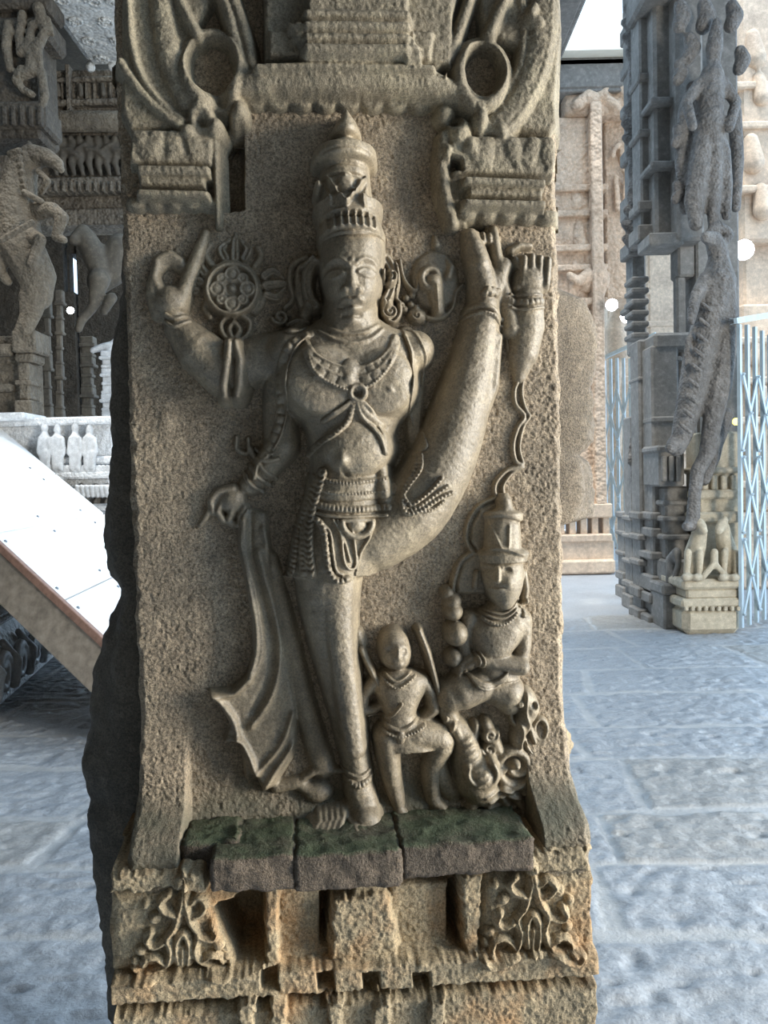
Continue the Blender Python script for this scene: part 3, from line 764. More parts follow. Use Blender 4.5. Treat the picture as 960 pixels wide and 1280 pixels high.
# conch standing on its cloth
d = G(500, 600, 280, 410, 1.2)
d.ell(544, 350, 30, 36, 9, 0, p=3, wr=5); d.cap([(546, 306, 6), (544, 296, 3)], k=1.2, wr=4)
d.cap([(x, y, 6 - 3.4 * i / 34) for i, (x, y) in enumerate(spiral(540, 346, 15, 2, 1.6, 1.2, n=22)[:36])], k=2.3, w0=6, wr=14, bl=1)
d.cap([(543, 352, 11), (546, 372, 10), (549, 388, 8)], k=1.5, w0=5, wr=12); d.line([(545, 358), (548, 390)], 1.6, 4, wr=16)
d.cap([(x, y, 3) for x, y in crv([(520, 384), (534, 396), (552, 397), (566, 384), (570, 366), (578, 356)], 5)], k=2.2, w0=2, wr=6)
d.cap([(560, 346, 6), (564, 334, 5), (560, 326, 3)], k=2, w0=4, wr=8)
d.blur(1); d.rough(.8, 53); d.mesh('conch', M_FIG, deity, cut=-3)
# long sash with flared ends
d = G(235, 450, 600, 1020, 1.3)
d.poly([(306, 632), (334, 640), (338, 700), (346, 760), (360, 815), (369, 880), (371, 915), (366, 950), (346, 982), (329, 992), (318, 968), (306, 975), (298, 925), (278, 928), (286, 905), (276, 886), (262, 865), (290, 862), (308, 845), (317, 815), (316, 775), (308, 727), (299, 680), (300, 650)], 15, 6, wr=10, bl=1)
for pts, r, a in (([(300, 645), (301, 690), (311, 735), (320, 780), (320, 815), (309, 848), (290, 866), (264, 868)], 5, 10), ([(306, 650), (310, 700), (320, 740), (328, 790), (326, 825), (312, 854)], 2.5, 5),
                  ([(264, 868), (278, 880), (292, 900), (298, 924)], 4.5, 9), ([(280, 926), (300, 926), (312, 945), (320, 968)], 4, 9), ([(324, 690), (334, 730), (346, 768), (350, 820), (340, 868), (314, 908)], 4, 7),
                  ([(366, 892), (352, 930), (322, 966)], 3, 6), ([(368, 930), (350, 955), (332, 984)], 3, 6), ([(330, 660), (340, 700), (352, 764), (366, 830), (372, 900)], 4, 8)):
    d.line(pts, r, a, wr=16)
d.line([(314, 640), (314, 690), (326, 740), (338, 790)], 4, -4, wr=14); d.line([(342, 800), (338, 850), (318, 890)], 6, -5, wr=14)
d.cap([(336, 700, 12), (356, 780, 12), (380, 880, 13), (404, 960, 15)], k=.8, wr=6, bl=3)
d.cap([(372, 984, 5), (392, 968, 6), (420, 966, 5), (446, 968, 4)], k=2, wr=14, bl=2, n=3); d.cap([(345, 986, 8), (372, 980, 9), (390, 990, 10)], k=1.3, wr=8, bl=3)
d.ell(398, 992, 20, 15, 16, 0, wr=10)
d.blur(1); d.rough(1.0, 57); d.mesh('sash', M_FIG, deity, cut=-3)
# scalloped stem trailing from the elbow
d = G(540, 690, 400, 760, 1.2)
def sc_(pts, r=4.5, k=2.0): d.cap([(x, y, r) for x, y in crv(pts, 6)], k=k, wr=5, bl=1)
sc_([(640, 400), (634, 425), (642, 452), (651, 468), (644, 486), (645, 505), (656, 520), (648, 534), (642, 556), (645, 576), (652, 582), (634, 588), (621, 602), (619, 616), (626, 628)], 3.2)
sc_([(658, 462), (653, 486), (656, 506), (663, 520)], 2.6); sc_([(662, 522), (654, 536), (650, 560), (655, 580)], 2.6); sc_([(655, 584), (640, 592), (630, 606), (630, 618)], 2.6)
sc_([(622, 622), (600, 632), (586, 652), (583, 674), (590, 688)], 3.2); sc_([(592, 690), (576, 702), (568, 724), (566, 740)], 3.2)
d.poly([(622, 626), (600, 636), (590, 656), (588, 676), (596, 688), (578, 704), (571, 726), (570, 742), (640, 742), (640, 640)], 6, 4, wr=4)
d.blur(1); d.rough(.7, 59); d.mesh('scalloped_halo', M_FIG, deity, cut=-3)

# ---------------------------------------------------------------- small attendant in the middle
b = G(425, 585, 760, 1070, 1.15)
b.ell(494, 813, 21, 28, 36, 0, p=2.3, wr=24); b.ell(499, 820, 13, 17, 9, 30, wr=34)
b.cap([(498, 812, 3), (498, 822, 4)], k=1.6, w0=36, wr=40); b.add(489, 814, 5, 4, -4, wr=36); b.add(506, 814, 4, 4, -4, wr=36); b.line([(490, 831), (502, 831)], 2, 4, wr=36)

for q_ in (0, 5, 10): b.line(arc(496, 822 + q_ * .5, 20 + q_, 26 + q_, 20, 160, 20), 1.6, 4, wr=26, n=0)
b.loft([(836, 478, 516, 22), (846, 466, 534, 28), (862, 466, 533, 32), (880, 474, 524, 32), (894, 478, 520, 31), (908, 472, 528, 33), (922, 470, 538, 34), (936, 474, 552, 34)], p=2.3)
b.cap([(470, 850, 10), (455, 868, 9), (452, 890, 8), (466, 888, 7), (486, 878, 6)], k=2, bl=3, wr=10)
b.cap([(528, 850, 10), (540, 868, 9), (543, 888, 9), (530, 900, 7)], k=2, bl=3, wr=10)
b.cap([(484, 922, 19), (488, 960, 15), (497, 1000, 11), (502, 1020, 9)], k=1.8, bl=4, wr=14, n=2)
b.cap([(522, 918, 22), (548, 922, 20), (552, 934, 18), (541, 962, 14), (542, 1000, 11), (546, 1012, 11)], k=1.6, bl=4, wr=14, n=2)
b.cap([(500, 1014, 10, 4), (507, 1021, 8, 8)], k=1.6, bl=3); b.cap([(545, 1004, 10, 4), (553, 1010, 8, 8)], k=1.6, bl=3)
b.cap([(446, 792, 9), (452, 806, 8), (448, 815, 6)], k=1.6, wr=8)
b.blur(1); b.rough(.9, 61); AB = b
att = b.mesh('standing_attendant', M_FIG, pillar, cut=-3)
def f(o):
    o.rid([(476, 904), (500, 913), (526, 901)], 2.6, 5, wr=34); o.rid([(474, 912), (500, 921), (532, 909)], 2.6, 6, wr=34, bead=4); o.rid([(462, 902), (486, 898), (502, 880)], 2.4, 6, wr=32)
    o.rid([(478, 840), (495, 852), (516, 840)], 2, 5, wr=30); o.rid([(476, 846), (495, 860), (520, 846)], 2, 5, wr=30, bead=4); o.ell(501, 922, 6, 9, 6, 0, wr=36)
over('sash', f, base=AB, parent=att)
d = G(425, 585, 770, 930, 1.15)
d.cap([(452, 812, 5), (464, 838, 4.5), (478, 866, 4), (488, 886, 3.4)], k=3.2, w0=8, wr=16, n=2); d.mesh('staff', M_FIG, att, cut=-3)
d = G(425, 585, 770, 930, 1.15)
d.cap([(524, 788, 5), (534, 814, 5), (542, 842, 4.6), (549, 868, 4)], k=3.4, w0=6, wr=16, n=2); d.cap([(536, 856, 5), (544, 874, 5), (548, 882, 4)], k=2.6, w0=4, wr=12); d.mesh('staff', M_FIG, att, cut=-3)

# ---------------------------------------------------------------- crowned attendant riding the beast, lower right
b = G(530, 690, 620, 940, 1.15)
b.loft([(694, 600, 648, 30), (706, 598, 652, 38), (724, 601, 652, 42), (742, 606, 648, 40), (754, 614, 640, 36), (760, 620, 634, 28)], p=2.3)
b.loft([(752, 612, 644, 26), (770, 590, 662, 26), (784, 582, 660, 32), (804, 586, 648, 34), (824, 592, 636, 32), (850, 588, 650, 32)], p=2.2)
fw2 = 44
b.cap([(624, 712, 2.6), (623, 726, 4)], k=1.9, w0=38, wr=fw2); b.add(613, 713, 6, 4, -4, wr=fw2); b.add(635, 713, 6, 4, -4, wr=fw2)
b.line([(608, 712), (614, 709), (620, 712)], 1.3, 2.5, wr=fw2); b.line([(629, 711), (636, 709), (642, 712)], 1.3, 2.5, wr=fw2)
b.add(623, 737, 7, 3, 5, wr=fw2); b.line([(614, 735), (632, 735)], 1, -3, wr=fw2); b.add(612, 730, 7, 7, 3, wr=fw2); b.add(637, 730, 6, 7, 3, wr=fw2)
b.cap([(656, 716, 5), (658, 735, 6), (657, 752, 5)], k=2.4, wr=10); b.cap([(596, 716, 5), (594, 734, 5)], k=2.4, wr=10)
b.cap([(588, 776, 13), (580, 800, 12), (584, 820, 11)], k=1.4, wr=10); b.cap([(656, 776, 12), (655, 805, 12), (650, 834, 13)], k=1.6, wr=12)
b.cap([(652, 834, 12), (625, 830, 10.5), (600, 826, 9)], k=2.3, w0=14, wr=26, bl=1); b.ell(588, 830, 14, 10, 28, 0, rot=-25, wr=18)
for i in range(4): b.cap([(590 - i * 2, 823 + i * 4, 4), (578 - i, 830 + i * 4, 3.5), (574, 838 + i * 3, 3)], k=3, w0=12, wr=22, bl=1)
b.cap([(600, 858, 24), (580, 866, 25), (566, 872, 22)], k=1.5, bl=4, wr=18); b.cap([(620, 862, 22), (636, 868, 24), (640, 880, 18)], k=1.4, bl=4, wr=18)
b.cap([(566, 870, 16), (562, 892, 12), (572, 910, 10)], k=1.7, bl=4, wr=14)
b.blur(1); b.rough(.9, 63); RB = b
rid_ = b.mesh('seated_attendant', M_FIG, pillar, cut=-3)
c = G(560, 690, 600, 720, 1.15)
c.loft([(686, 598, 656, 34), (692, 595, 660, 40), (702, 599, 656, 40)], p=2.4, bl=1, sm=1); c.loft([(652, 604, 648, 30), (688, 602, 650, 36)], p=2.5, bl=1, sm=1)
c.loft([(638, 606, 646, 24), (642, 602, 652, 32), (652, 604, 652, 30)], p=2.4, bl=1, sm=1); c.loft([(616, 622, 634, 14), (624, 618, 638, 22), (634, 618, 640, 24), (642, 608, 646, 26)], p=2.2, bl=1, sm=1)
c.line([(604, 690), (628, 686), (656, 694)], 2, 5, wr=42); c.line([(614, 656), (626, 684)], 1.6, 3, wr=36); c.line([(638, 658), (636, 684)], 1.6, 3, wr=36); c.line([(604, 652), (628, 648), (650, 653)], 1.8, -4, wr=36)
c.blur(1); c.rough(.8, 65); c.mesh('crown', M_FIG, rid_, cut=-3)
def f(o):
    for d_, r in ((0, 2), (6, 2), (13, 2.6)): o.rid([(598, 752 + d_), (610, 764 + d_), (628, 768 + d_), (644, 760 + d_), (650, 750 + d_)], r, 4.5, wr=32, bead=4 if r > 2 else 0)
    for x, y in ((652, 756), (656, 762), (660, 752), (655, 768)): o.ell(x, y, 4, 4, 6, 0, wr=16)
over('necklace', f, base=RB, parent=rid_)
def f(o):
    for d_ in (0, 6): o.rid([(596 + d_, 818), (600 + d_, 826), (598 + d_, 836)], 2, 5, wr=34)
    for d_, r in ((0, 2.4), (6, 2.4), (12, 2)): o.rid([(584 + d_ * .4, 842 + d_ * .3), (600, 852 + d_ * .6), (618, 853 + d_ * .6), (634, 842 + d_ * .4)], r, 5, wr=32)
over('bangle', f, base=RB, parent=rid_)
d = G(545, 590, 735, 850, 1.15)
for x, y, r in ((567, 752, 11), (568, 765, 12), (572, 793, 16), (568, 823, 12), (560, 742, 8)): d.ell(x, y, r, r * 1.05, r * 1.7, 3, wr=r, bl=1)
d.rough(.9, 66); d.mesh('lotus_buds', M_FIG, rid_, cut=-3)

b = G(525, 705, 850, 1060, 1.15)
b.cap([(566, 905, 13), (582, 925, 16), (588, 955, 22), (596, 980, 26), (606, 992, 22)], k=1.5, bl=4, wr=18, n=3)
b.cap([(548, 862, 6), (556, 890, 8), (570, 912, 11), (584, 935, 10), (592, 925, 8), (596, 908, 7)], k=2.2, bl=2, wr=16, n=3)
b.ell(602, 970, 27, 26, 44, 0, wr=22); b.cap([(x, y, 3.4) for x, y in arc(604, 968, 18, 17, -40, 200, 24)], k=2, w0=36, wr=42, bl=1)
b.cap([(x, y, 8 - 3 * i / 40) for i, (x, y) in enumerate(spiral(645, 958, 28, 4, 1.7, .4, n=24)[:41])], k=2.3, w0=4, wr=14, bl=1)
b.ell(646, 962, 30, 32, 12, 0, wr=6); b.ell(645, 957, 8, 8, 30, 0, wr=20)
b.cap([(656, 872, 14), (662, 886, 15), (654, 905, 12), (648, 925, 10), (650, 940, 8)], k=1.9, bl=3, wr=14, n=2)
b.ell(650, 880, 7, 7, 34, 0, wr=24); b.ell(670, 882, 6, 8, 32, 0, wr=24); b.add(650, 880, 3, 3, -6, wr=30); b.add(669, 882, 3, 3, -6, wr=30)
b.cap([(x, y, 4.2) for x, y in arc(676, 912, 8, 13, 0, 360, 22)], k=2.6, wr=8, bl=1); b.cap([(680, 926, 4), (684, 940, 3.4)], k=2.4, wr=6); b.cap([(672, 926, 4), (672, 942, 3)], k=2.4, wr=6)
b.cap([(x, y, 3) for x, y in crv([(640, 880), (640, 900), (652, 915), (660, 935), (668, 945)], 4)], k=2.6, w0=8, wr=16, bl=1); b.cap([(x, y, 3) for x, y in crv([(664, 890), (664, 910), (670, 930)], 4)], k=2.6, w0=8, wr=16, bl=1)
b.cap([(608, 905, 9), (616, 925, 11), (624, 940, 9), (612, 945, 7)], k=2, bl=2, wr=12); b.cap([(x, y, 3.6) for x, y in spiral(614, 920, 9, 2, 1.3, 0)], k=2.4, w0=14, wr=22, bl=1)
for p_ in ([(630, 985, 8), (644, 996, 8), (654, 1012, 7), (648, 1026, 5)], [(622, 990, 7), (634, 1006, 7), (640, 1022, 5)], [(640, 980, 6), (656, 990, 6), (666, 1006, 5)]):
    b.cap(p_, k=2.3, w0=6, wr=16, bl=1, n=3)
b.cap([(x, y, 5) for x, y in spiral(628, 1014, 12, 3, 1.3, 2.5)], k=2.2, w0=8, wr=16, bl=1)
b.cap([(604, 992, 11), (612, 1010, 8), (614, 1028, 8), (606, 1034, 5)], k=2, w0=8, wr=20, bl=2); b.cap([(596, 1000, 9), (586, 1016, 8), (580, 1030, 7)], k=1.8, w0=8, wr=18, bl=2)
b.cap([(662, 1000, 8), (668, 1020, 9), (668, 1046, 8)], k=1.6, w0=8, wr=18)
for cx, cy, r_, a_, s_ in ((640, 1006, 13, 1.0, 1), (612, 938, 9, 3.0, -1), (590, 1022, 8, 0, 1), (658, 1026, 9, 2, -1), (626, 962, 7, 0, 1)):
    b.cap([(x, y, 3.2) for x, y in spiral(cx, cy, r_, 2, 1.35 * s_, a_)], k=2.4, w0=12, wr=20, bl=1)
for p_ in ([(560, 900), (548, 930), (546, 962), (560, 990)], [(570, 905), (560, 932), (558, 962), (570, 988)], [(606, 996), (622, 990), (640, 992), (656, 984), (668, 968)], [(612, 1004), (632, 998), (650, 1000), (664, 992)], [(650, 872), (646, 896), (656, 916), (654, 938)], [(660, 868), (658, 892), (664, 912), (662, 934)]):
    b.line(p_, 1.8, 4.5, wr=28)
b.cap([(562, 900, 10), (548, 930, 13), (548, 965, 15), (566, 992, 14)], k=1.1, bl=5, wr=10, n=3)
for i in range(7): b.line([(578 + i * 3, 930 + i * 8), (590 + i * 3, 924 + i * 8)], 1.6, 3, wr=30)
b.blur(1); b.rough(1.0, 67); b.mesh('carved_beast', M_FIG, pillar, cut=-3)

# ---------------------------------------------------------------- ledge the figures stand on
def pt(x, y, w):                                      # pixel -> local metres of the pillar
    a = P(x, y, w); return local(np.array([a[0]]), np.array([a[1]]), np.array([float(w)]))[0]
def uvw(u, v, w): return local(np.array([float(u)]), np.array([float(v)]), np.array([float(w)]))[0]
def rough_block(bm, u0, u1, v0, v1, w0, w1, res=5.0, amp=2.0, rnd=4, seed=1, taper=0.0):
    nx, ny, nz = max(2, int((u1 - u0) / res)), max(2, int((v1 - v0) / res)), max(2, int((w1 - w0) / res))
    V_ = {}
    rs = np.random.RandomState(seed); off = rs.rand(3) * 50
    import mathutils
    def vert(i, j, k):
        key = (i, j, k)
        if key not in V_:
            a, b_, c_ = u0 + (u1 - u0) * i / nx, v0 + (v1 - v0) * j / ny, w0 + (w1 - w0) * k / nz
            # rounded arrises
            ex = (1 if i == 0 else -1 if i == nx else 0); ey = (1 if j == 0 else -1 if j == ny else 0); ez = (1 if k == 0 else -1 if k == nz else 0)
            cnt = abs(ex) + abs(ey) + abs(ez)
            s_ = rnd * (0 if cnt < 2 else .45 if cnt == 2 else .7)
            q = mathutils.noise.noise_vector(Vector((a * .05, b_ * .05, c_ * .05)) + Vector(off)) * amp + mathutils.noise.noise_vector(Vector((a * .2, b_ * .2, c_ * .2)) + Vector(off)) * amp * .5
            a += ex * s_ + q.x; b_ += ey * s_ + q.y; c_ += ez * s_ + q.z
            V_[key] = bm.verts.new(uvw(a, b_, c_))
        return V_[key]
    for i in range(nx):
        for j in range(ny):
            for k in (0, nz):
                bm.faces.new((vert(i, j, k), vert(i + 1, j, k), vert(i + 1, j + 1, k), vert(i, j + 1, k)))
    for i in range(nx):
        for k in range(nz):
            for j in (0, ny):
                bm.faces.new((vert(i, j, k), vert(i + 1, j, k), vert(i + 1, j, k + 1), vert(i, j, k + 1)))
    for j in range(ny):
        for k in range(nz):
            for i in (0, nx):
                bm.faces.new((vert(i, j, k), vert(i, j + 1, k), vert(i, j + 1, k + 1), vert(i, j, k + 1)))
LW = 118.0
vt = P(450, 1062, LW)[1]; vb = P(450, 1106, LW)[1]
bm = bmesh.new()
xs = [262, 368, 502, 668]
for i in range(3):
    rough_block(bm, P(xs[i], 1080, LW)[0] + (0 if i == 0 else -.5), P(xs[i + 1], 1080, LW)[0] + .5, vt + (0, 1.5, .5)[i], vb + (0, 4, -2)[i], -10, LW + (0, 3, -2)[i], 3.0, 2.8, 4, seed=3 + i)
rough_block(bm, P(232, 1030, 40)[0], P(300, 1030, 60)[0], vt - 3, vb, -10, 80, 3.5, 4.5, 6, seed=9)
lo = link('ledge', bm, M_LEDGE, pillar, smooth=True)

# ---------------------------------------------------------------- plinth
PW = 96.0
PL = (P(143, 1180, 96)[0] + P(138, 1250, 100)[0]) / 2; PR = P(738, 1180, 90)[0]
y_top = P(450, 1100, 90)[1]; y_bot = P(450, 1290, 100)[1] + 40
g = G(PL, PR, y_top - 42, y_bot, 1.5, base=-6)
w = 90
g.poly([(60, 1116), (330, 1104), (640, 1092), (660, 1068), (860, 1058), (860, 1500), (60, 1500)], 58, 8, w0=-6, wr=70)
g.poly([(346, 1104), (408, 1100), (408, 1200), (346, 1206)], 22, 6, w0=52, wr=74); g.poly([(484, 1100), (562, 1098), (560, 1196), (484, 1200)], 24, 6, w0=52, wr=74); g.poly([(600, 1092), (640, 1090), (640, 1200), (600, 1204)], 20, 6, w0=52, wr=74)
F = lambda *a, **k: g.poly(*a, **k)
# corner blocks, bulging
F([(120, 1098), (258, 1098), (300, 1120), (325, 1165), (318, 1215), (120, 1232)], 44, 34, w0=52, wr=96, bl=1)
F([(600, 1090), (760, 1068), (760, 1215), (590, 1212)], 40, 20, w0=52, wr=92, bl=1)
F([(132, 1090), (252, 1084), (252, 1112), (132, 1122)], 50, 8, w0=52, wr=100, jag=5); F([(226, 1088), (258, 1090), (258, 1118), (226, 1116)], 58, 5, w0=52, wr=108, jag=4)
F([(655, 1062), (740, 1056), (742, 1094), (655, 1098)], 46, 8, w0=52, wr=98, jag=4)
# dark hollows between them
F([(262, 1114), (330, 1104), (332, 1208), (312, 1222), (296, 1180)], 0, 10, w0=8, cut=True, wr=60)
F([(398, 1106), (418, 1104), (416, 1196), (400, 1196)], 0, 6, w0=20, cut=True, wr=60); F([(556, 1104), (580, 1098), (574, 1196), (556, 1194)], 0, 6, w0=20, cut=True, wr=60)
# ribs and panels
F([(328, 1110), (350, 1106), (352, 1226), (332, 1228)], 42, 5, w0=52, wr=94, jag=3); F([(574, 1094), (606, 1090), (600, 1210), (578, 1212)], 42, 6, w0=52, wr=94, jag=3)
F([(412, 1122), (486, 1112), (500, 1160), (502, 1210), (408, 1214), (410, 1160)], 42, 8, w0=52, wr=94, jag=4, smooth=0); F([(440, 1104), (478, 1100), (480, 1130), (436, 1134)], 36, 6, w0=52, wr=90)
g.cap([(345, 1196, 10), (405, 1192, 10)], k=1.1, w0=70, wr=80); g.cap([(490, 1190, 10), (560, 1186, 10)], k=1.1, w0=70, wr=80)
# lower fillets
F([(120, 1228), (330, 1212), (760, 1184), (760, 1222), (420, 1244), (120, 1262)], 56, 6, w0=52, wr=106, jag=3)
F([(120, 1256), (300, 1246), (306, 1262), (120, 1272)], 0, 5, w0=64, cut=True, wr=100)
F([(430, 1238), (760, 1216), (760, 1230), (430, 1250)], 0, 5, w0=74, cut=True, wr=100)
for x in (325, 395, 452, 515): F([(x, 1214), (x + 22, 1212), (x + 24, 1236), (x + 2, 1238)], 0, 4, w0=78, cut=True, wr=104)
F([(120, 1268), (760, 1226), (760, 1400), (120, 1400)], 56, 10, w0=52, wr=108, jag=3)
for x in (310, 350, 420, 480, 548): F([(x - 16, 1250), (x + 12, 1248), (x + 14, 1400), (x - 14, 1400)], 66, 6, w0=52, wr=116, jag=5)
g.rough(1.5, 71); g.h += 1.8 * vnoise(g.U, g.V, 3.0, 73)
def warp_p(U, V):
    k = np.where((U <= PL + .1) | (U >= PR - .1), 1, 0)
    return U + k * (9 * vnoise(U * 0 + (U > 400) * 50, V, 40, 18) + 4 * vnoise(U * 0 + (U > 400) * 50, V, 10, 19)), V
PLG = g
g.mesh('plinth', M_PLINTH, pillar, cut=-200, skirt=-520, warp=warp_p)
# leaf scrolls on the corner blocks
def leaf(name, cx, cy, sx, seed, wr):
    d = G(0, 0, 0, 0, like=PLG)
    q = lambda pts: [(cx + x * sx, cy + y * 1.08) for x, y in pts]
    for pts, r in (([(2, -60), (4, -40), (0, -22), (-4, -8), (-12, 4), (-8, 20), (-14, 40), (-30, 50)], 5), ([(6, -58), (8, -36), (14, -14), (22, 0), (18, 18), (24, 36), (38, 46)], 5), ([(0, 36), (-2, 10), (6, -2), (12, 12), (10, 38)], 5),
                   ([(4, 40), (5, 16)], 4), ([(-12, 6), (-26, 14), (-34, 8), (-30, -2)], 5), ([(-14, 38), (-24, 28), (-36, 30), (-40, 40)], 5), ([(-30, 50), (-44, 52), (-50, 44)], 5), ([(22, 2), (34, 6), (42, 0), (38, -10)], 5), ([(24, 34), (36, 26), (46, 30), (48, 40)], 5),
                   ([(0, -22), (-14, -26), (-20, -36), (-12, -44)], 5), ([(12, -18), (24, -24), (30, -34), (22, -42), (14, -36)], 5), ([(38, 46), (50, 48), (56, 40)], 5)):
        d.rid(q(pts), r * 1.1, 9, wr=wr, n=5, bl=2); d.rid(q(pts), r * .45, 12, wr=wr, n=5)
    for x, y, r in ((-34, 2, 7), (-42, 20, 7), (-26, -18, 8), (34, -28, 8), (44, 14, 7), (-48, 34, 6), (2, -64, 7), (52, 30, 6), (46, -16, 7), (-36, -34, 6)): d.ell(*q([(x, y)])[0], r, r, 9, -1, wr=wr, bl=2)
    d.rough(1.0, seed); d.mesh(name, M_PLINTH, pillar)
leaf('leaf_scroll', 222, 1172, 1.15, 75, 108); leaf('leaf_scroll', 662, 1148, 1.15, 76, 104)
# footing down to the floor, below the frame
bm = bmesh.new(); vf = 600 + (ORG.z) / S
rough_block(bm, PL - 10, PR + 12, y_bot - 6, y_bot + 150, -520, 118, 14, 3, 5, seed=21)
rough_block(bm, PL - 40, PR + 40, y_bot + 148, vf, -560, 160, 16, 3, 6, seed=22)
link('footing', bm, M_PLINTH, pillar, smooth=True)

# ---------------------------------------------------------------- figures on the two side faces
def side_relief(name, sgn, rows, t0, tw, mat, folds=7, seed=1, edge=None, pw=.8):
    """an engaged figure in profile: rows of (pixel y, pixel x of its outline) seen past the arris"""
    edge = edge if edge is not None else (UL if sgn < 0 else UR)
    nv, nt_ = (240, 70) if mat is not M_SIDE else (160, 50)
    ys = np.linspace(rows[0][0], rows[-1][0], nv)
    xs_ = np.interp(ys, [r[0] for r in rows], [r[1] for r in rows])
    co, F_ = [], []
    dd = t0 * tw * 0
    for y, x in zip(ys, xs_):
        v = P(x, y, -t0 + tw * .6)[1]; lo_b, hi_b = 0.5, 400.0
        for _ in range(14):                        # how far out the figure must swell for its outline to fall there
            bl_ = (lo_b + hi_b) / 2; xs2 = []
            for a in np.linspace(.25, 2.9, 16):
                c = Vector(uvw(edge + sgn * bl_ * math.sin(a) ** pw, v, -(t0 - tw * math.cos(a)))) + BASE - CAM
                xs2.append(480 + FPX * c.dot(RT) / c.dot(fwd))
            if (min(xs2) < x) if sgn < 0 else (max(xs2) > x): hi_b = bl_
            else: lo_b = bl_
        for k in range(nt_ + 1):
            a = math.pi * k / nt_
            t = t0 - tw * math.cos(a)
            h = bl_ * math.sin(a) ** pw
            h *= 1 + .10 * math.sin(a * folds + v * .01)
            h += 6 * (vnoise(np.array([t]), np.array([v]), 24, seed)[0]) + 5 * vnoise(np.array([t]), np.array([v]), 9, seed + 1)[0] + 3 * vnoise(np.array([t]), np.array([v]), 4, seed + 2)[0]
            if k in (0, nt_): h = -4
            co.append(uvw(edge + sgn * h, v, -t))
    for i in range(nv - 1):
        for k in range(nt_):
            a = i * (nt_ + 1) + k; F_.append((a, a + 1, a + nt_ + 2, a + nt_ + 1))
    me = bpy.data.meshes.new(name); me.from_pydata([tuple(c) for c in co], [], F_ + [tuple(range(nt_ + 1)), tuple(range((nv - 1) * (nt_ + 1), nv * (nt_ + 1)))[::-1]])
    me.materials.append(mat); me.polygons.foreach_set('use_smooth', [True] * len(me.polygons)); me.update()
    o = bpy.data.objects.new(name, me); C.objects.link(o); o.parent = pillar; return o
left_rows = [(-40, 152), (20, 154), (80, 151), (100, 156), (140, 153), (190, 153), (215, 158), (232, 164), (260, 160), (300, 155), (380, 152), (430, 147), (470, 142), (560, 140), (610, 136), (645, 133), (680, 133), (705, 136), (722, 142), (733, 152), (745, 152), (780, 142), (812, 132), (835, 126), (880, 121), (915, 119), (935, 114), (955, 109), (972, 110), (985, 114), (998, 122), (1012, 117), (1032, 114), (1055, 118), (1075, 122), (1110, 120), (1130, 122), (1160, 126), (1210, 131), (1245, 138), (1290, 141)]
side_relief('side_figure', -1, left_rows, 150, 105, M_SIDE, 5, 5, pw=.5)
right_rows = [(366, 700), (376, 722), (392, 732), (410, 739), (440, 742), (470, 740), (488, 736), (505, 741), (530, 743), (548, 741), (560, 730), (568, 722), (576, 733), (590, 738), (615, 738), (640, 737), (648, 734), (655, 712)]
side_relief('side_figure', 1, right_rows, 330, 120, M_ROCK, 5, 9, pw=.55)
low_rows = [(895, 700), (915, 712), (930, 714), (945, 706), (985, 708), (1010, 718), (1030, 722), (1060, 724), (1085, 726), (1110, 735)]
side_relief('side_figure', 1, low_rows, 130, 110, M_PLINTH, 5, 10)
# ================================================================== THE HALL
M_FLOOR, nt, b_ = mat_new('paving stone')
co = nd(nt, 'ShaderNodeTexCoord').outputs['Object']
at = nd(nt, 'ShaderNodeAttribute', attribute_name='joint'); tone = nd(nt, 'ShaderNodeAttribute', attribute_name='tone')
cA = ramp(nt, noise(nt, co, 3.2, 6, .65), [(.3, (.24, .26, .285)), (.5, (.33, .352, .38)), (.7, (.40, .42, .44))])  # grey slabs tinted blue to carry reflected skylight
cA = mix(nt, .55, cA, mix(nt, 1.0, (.35, .372, .40), ramp(nt, noise(nt, co, 60, 5, .7), [(.35, (.6, .6, .61)), (.6, (1.15, 1.15, 1.15))]), 'MULTIPLY'))
cA = mix(nt, ramp(nt, tone.outputs['Fac'], [(.0, (0, 0, 0)), (1, (1, 1, 1))]), cA, mix(nt, 1.0, cA, (1.0, .93, .84), 'MULTIPLY'))
cB = ramp(nt, noise(nt, co, 14, 5, .6), [(.3, (.36, .37, .375)), (.7, (.48, .485, .49))])
c_ = mix(nt, at.outputs['Fac'], cA, cB); nt.links.new(c_, b_.inputs['Base Color'])
b_.inputs['Roughness'].default_value = .42; b_.inputs['Specular IOR Level'].default_value = .5
hn = nd(nt, 'ShaderNodeMath', operation='ADD'); nt.links.new(noise(nt, co, 45, 6, .65), hn.inputs[0]); nt.links.new(noise(nt, co, 12, 3, .5), hn.inputs[1])
bp = nd(nt, 'ShaderNodeBump', i_Strength=.5, i_Distance=.012); nt.links.new(hn.outputs[0], bp.inputs['Height']); nt.links.new(bp.outputs[0], b_.inputs['Normal'])

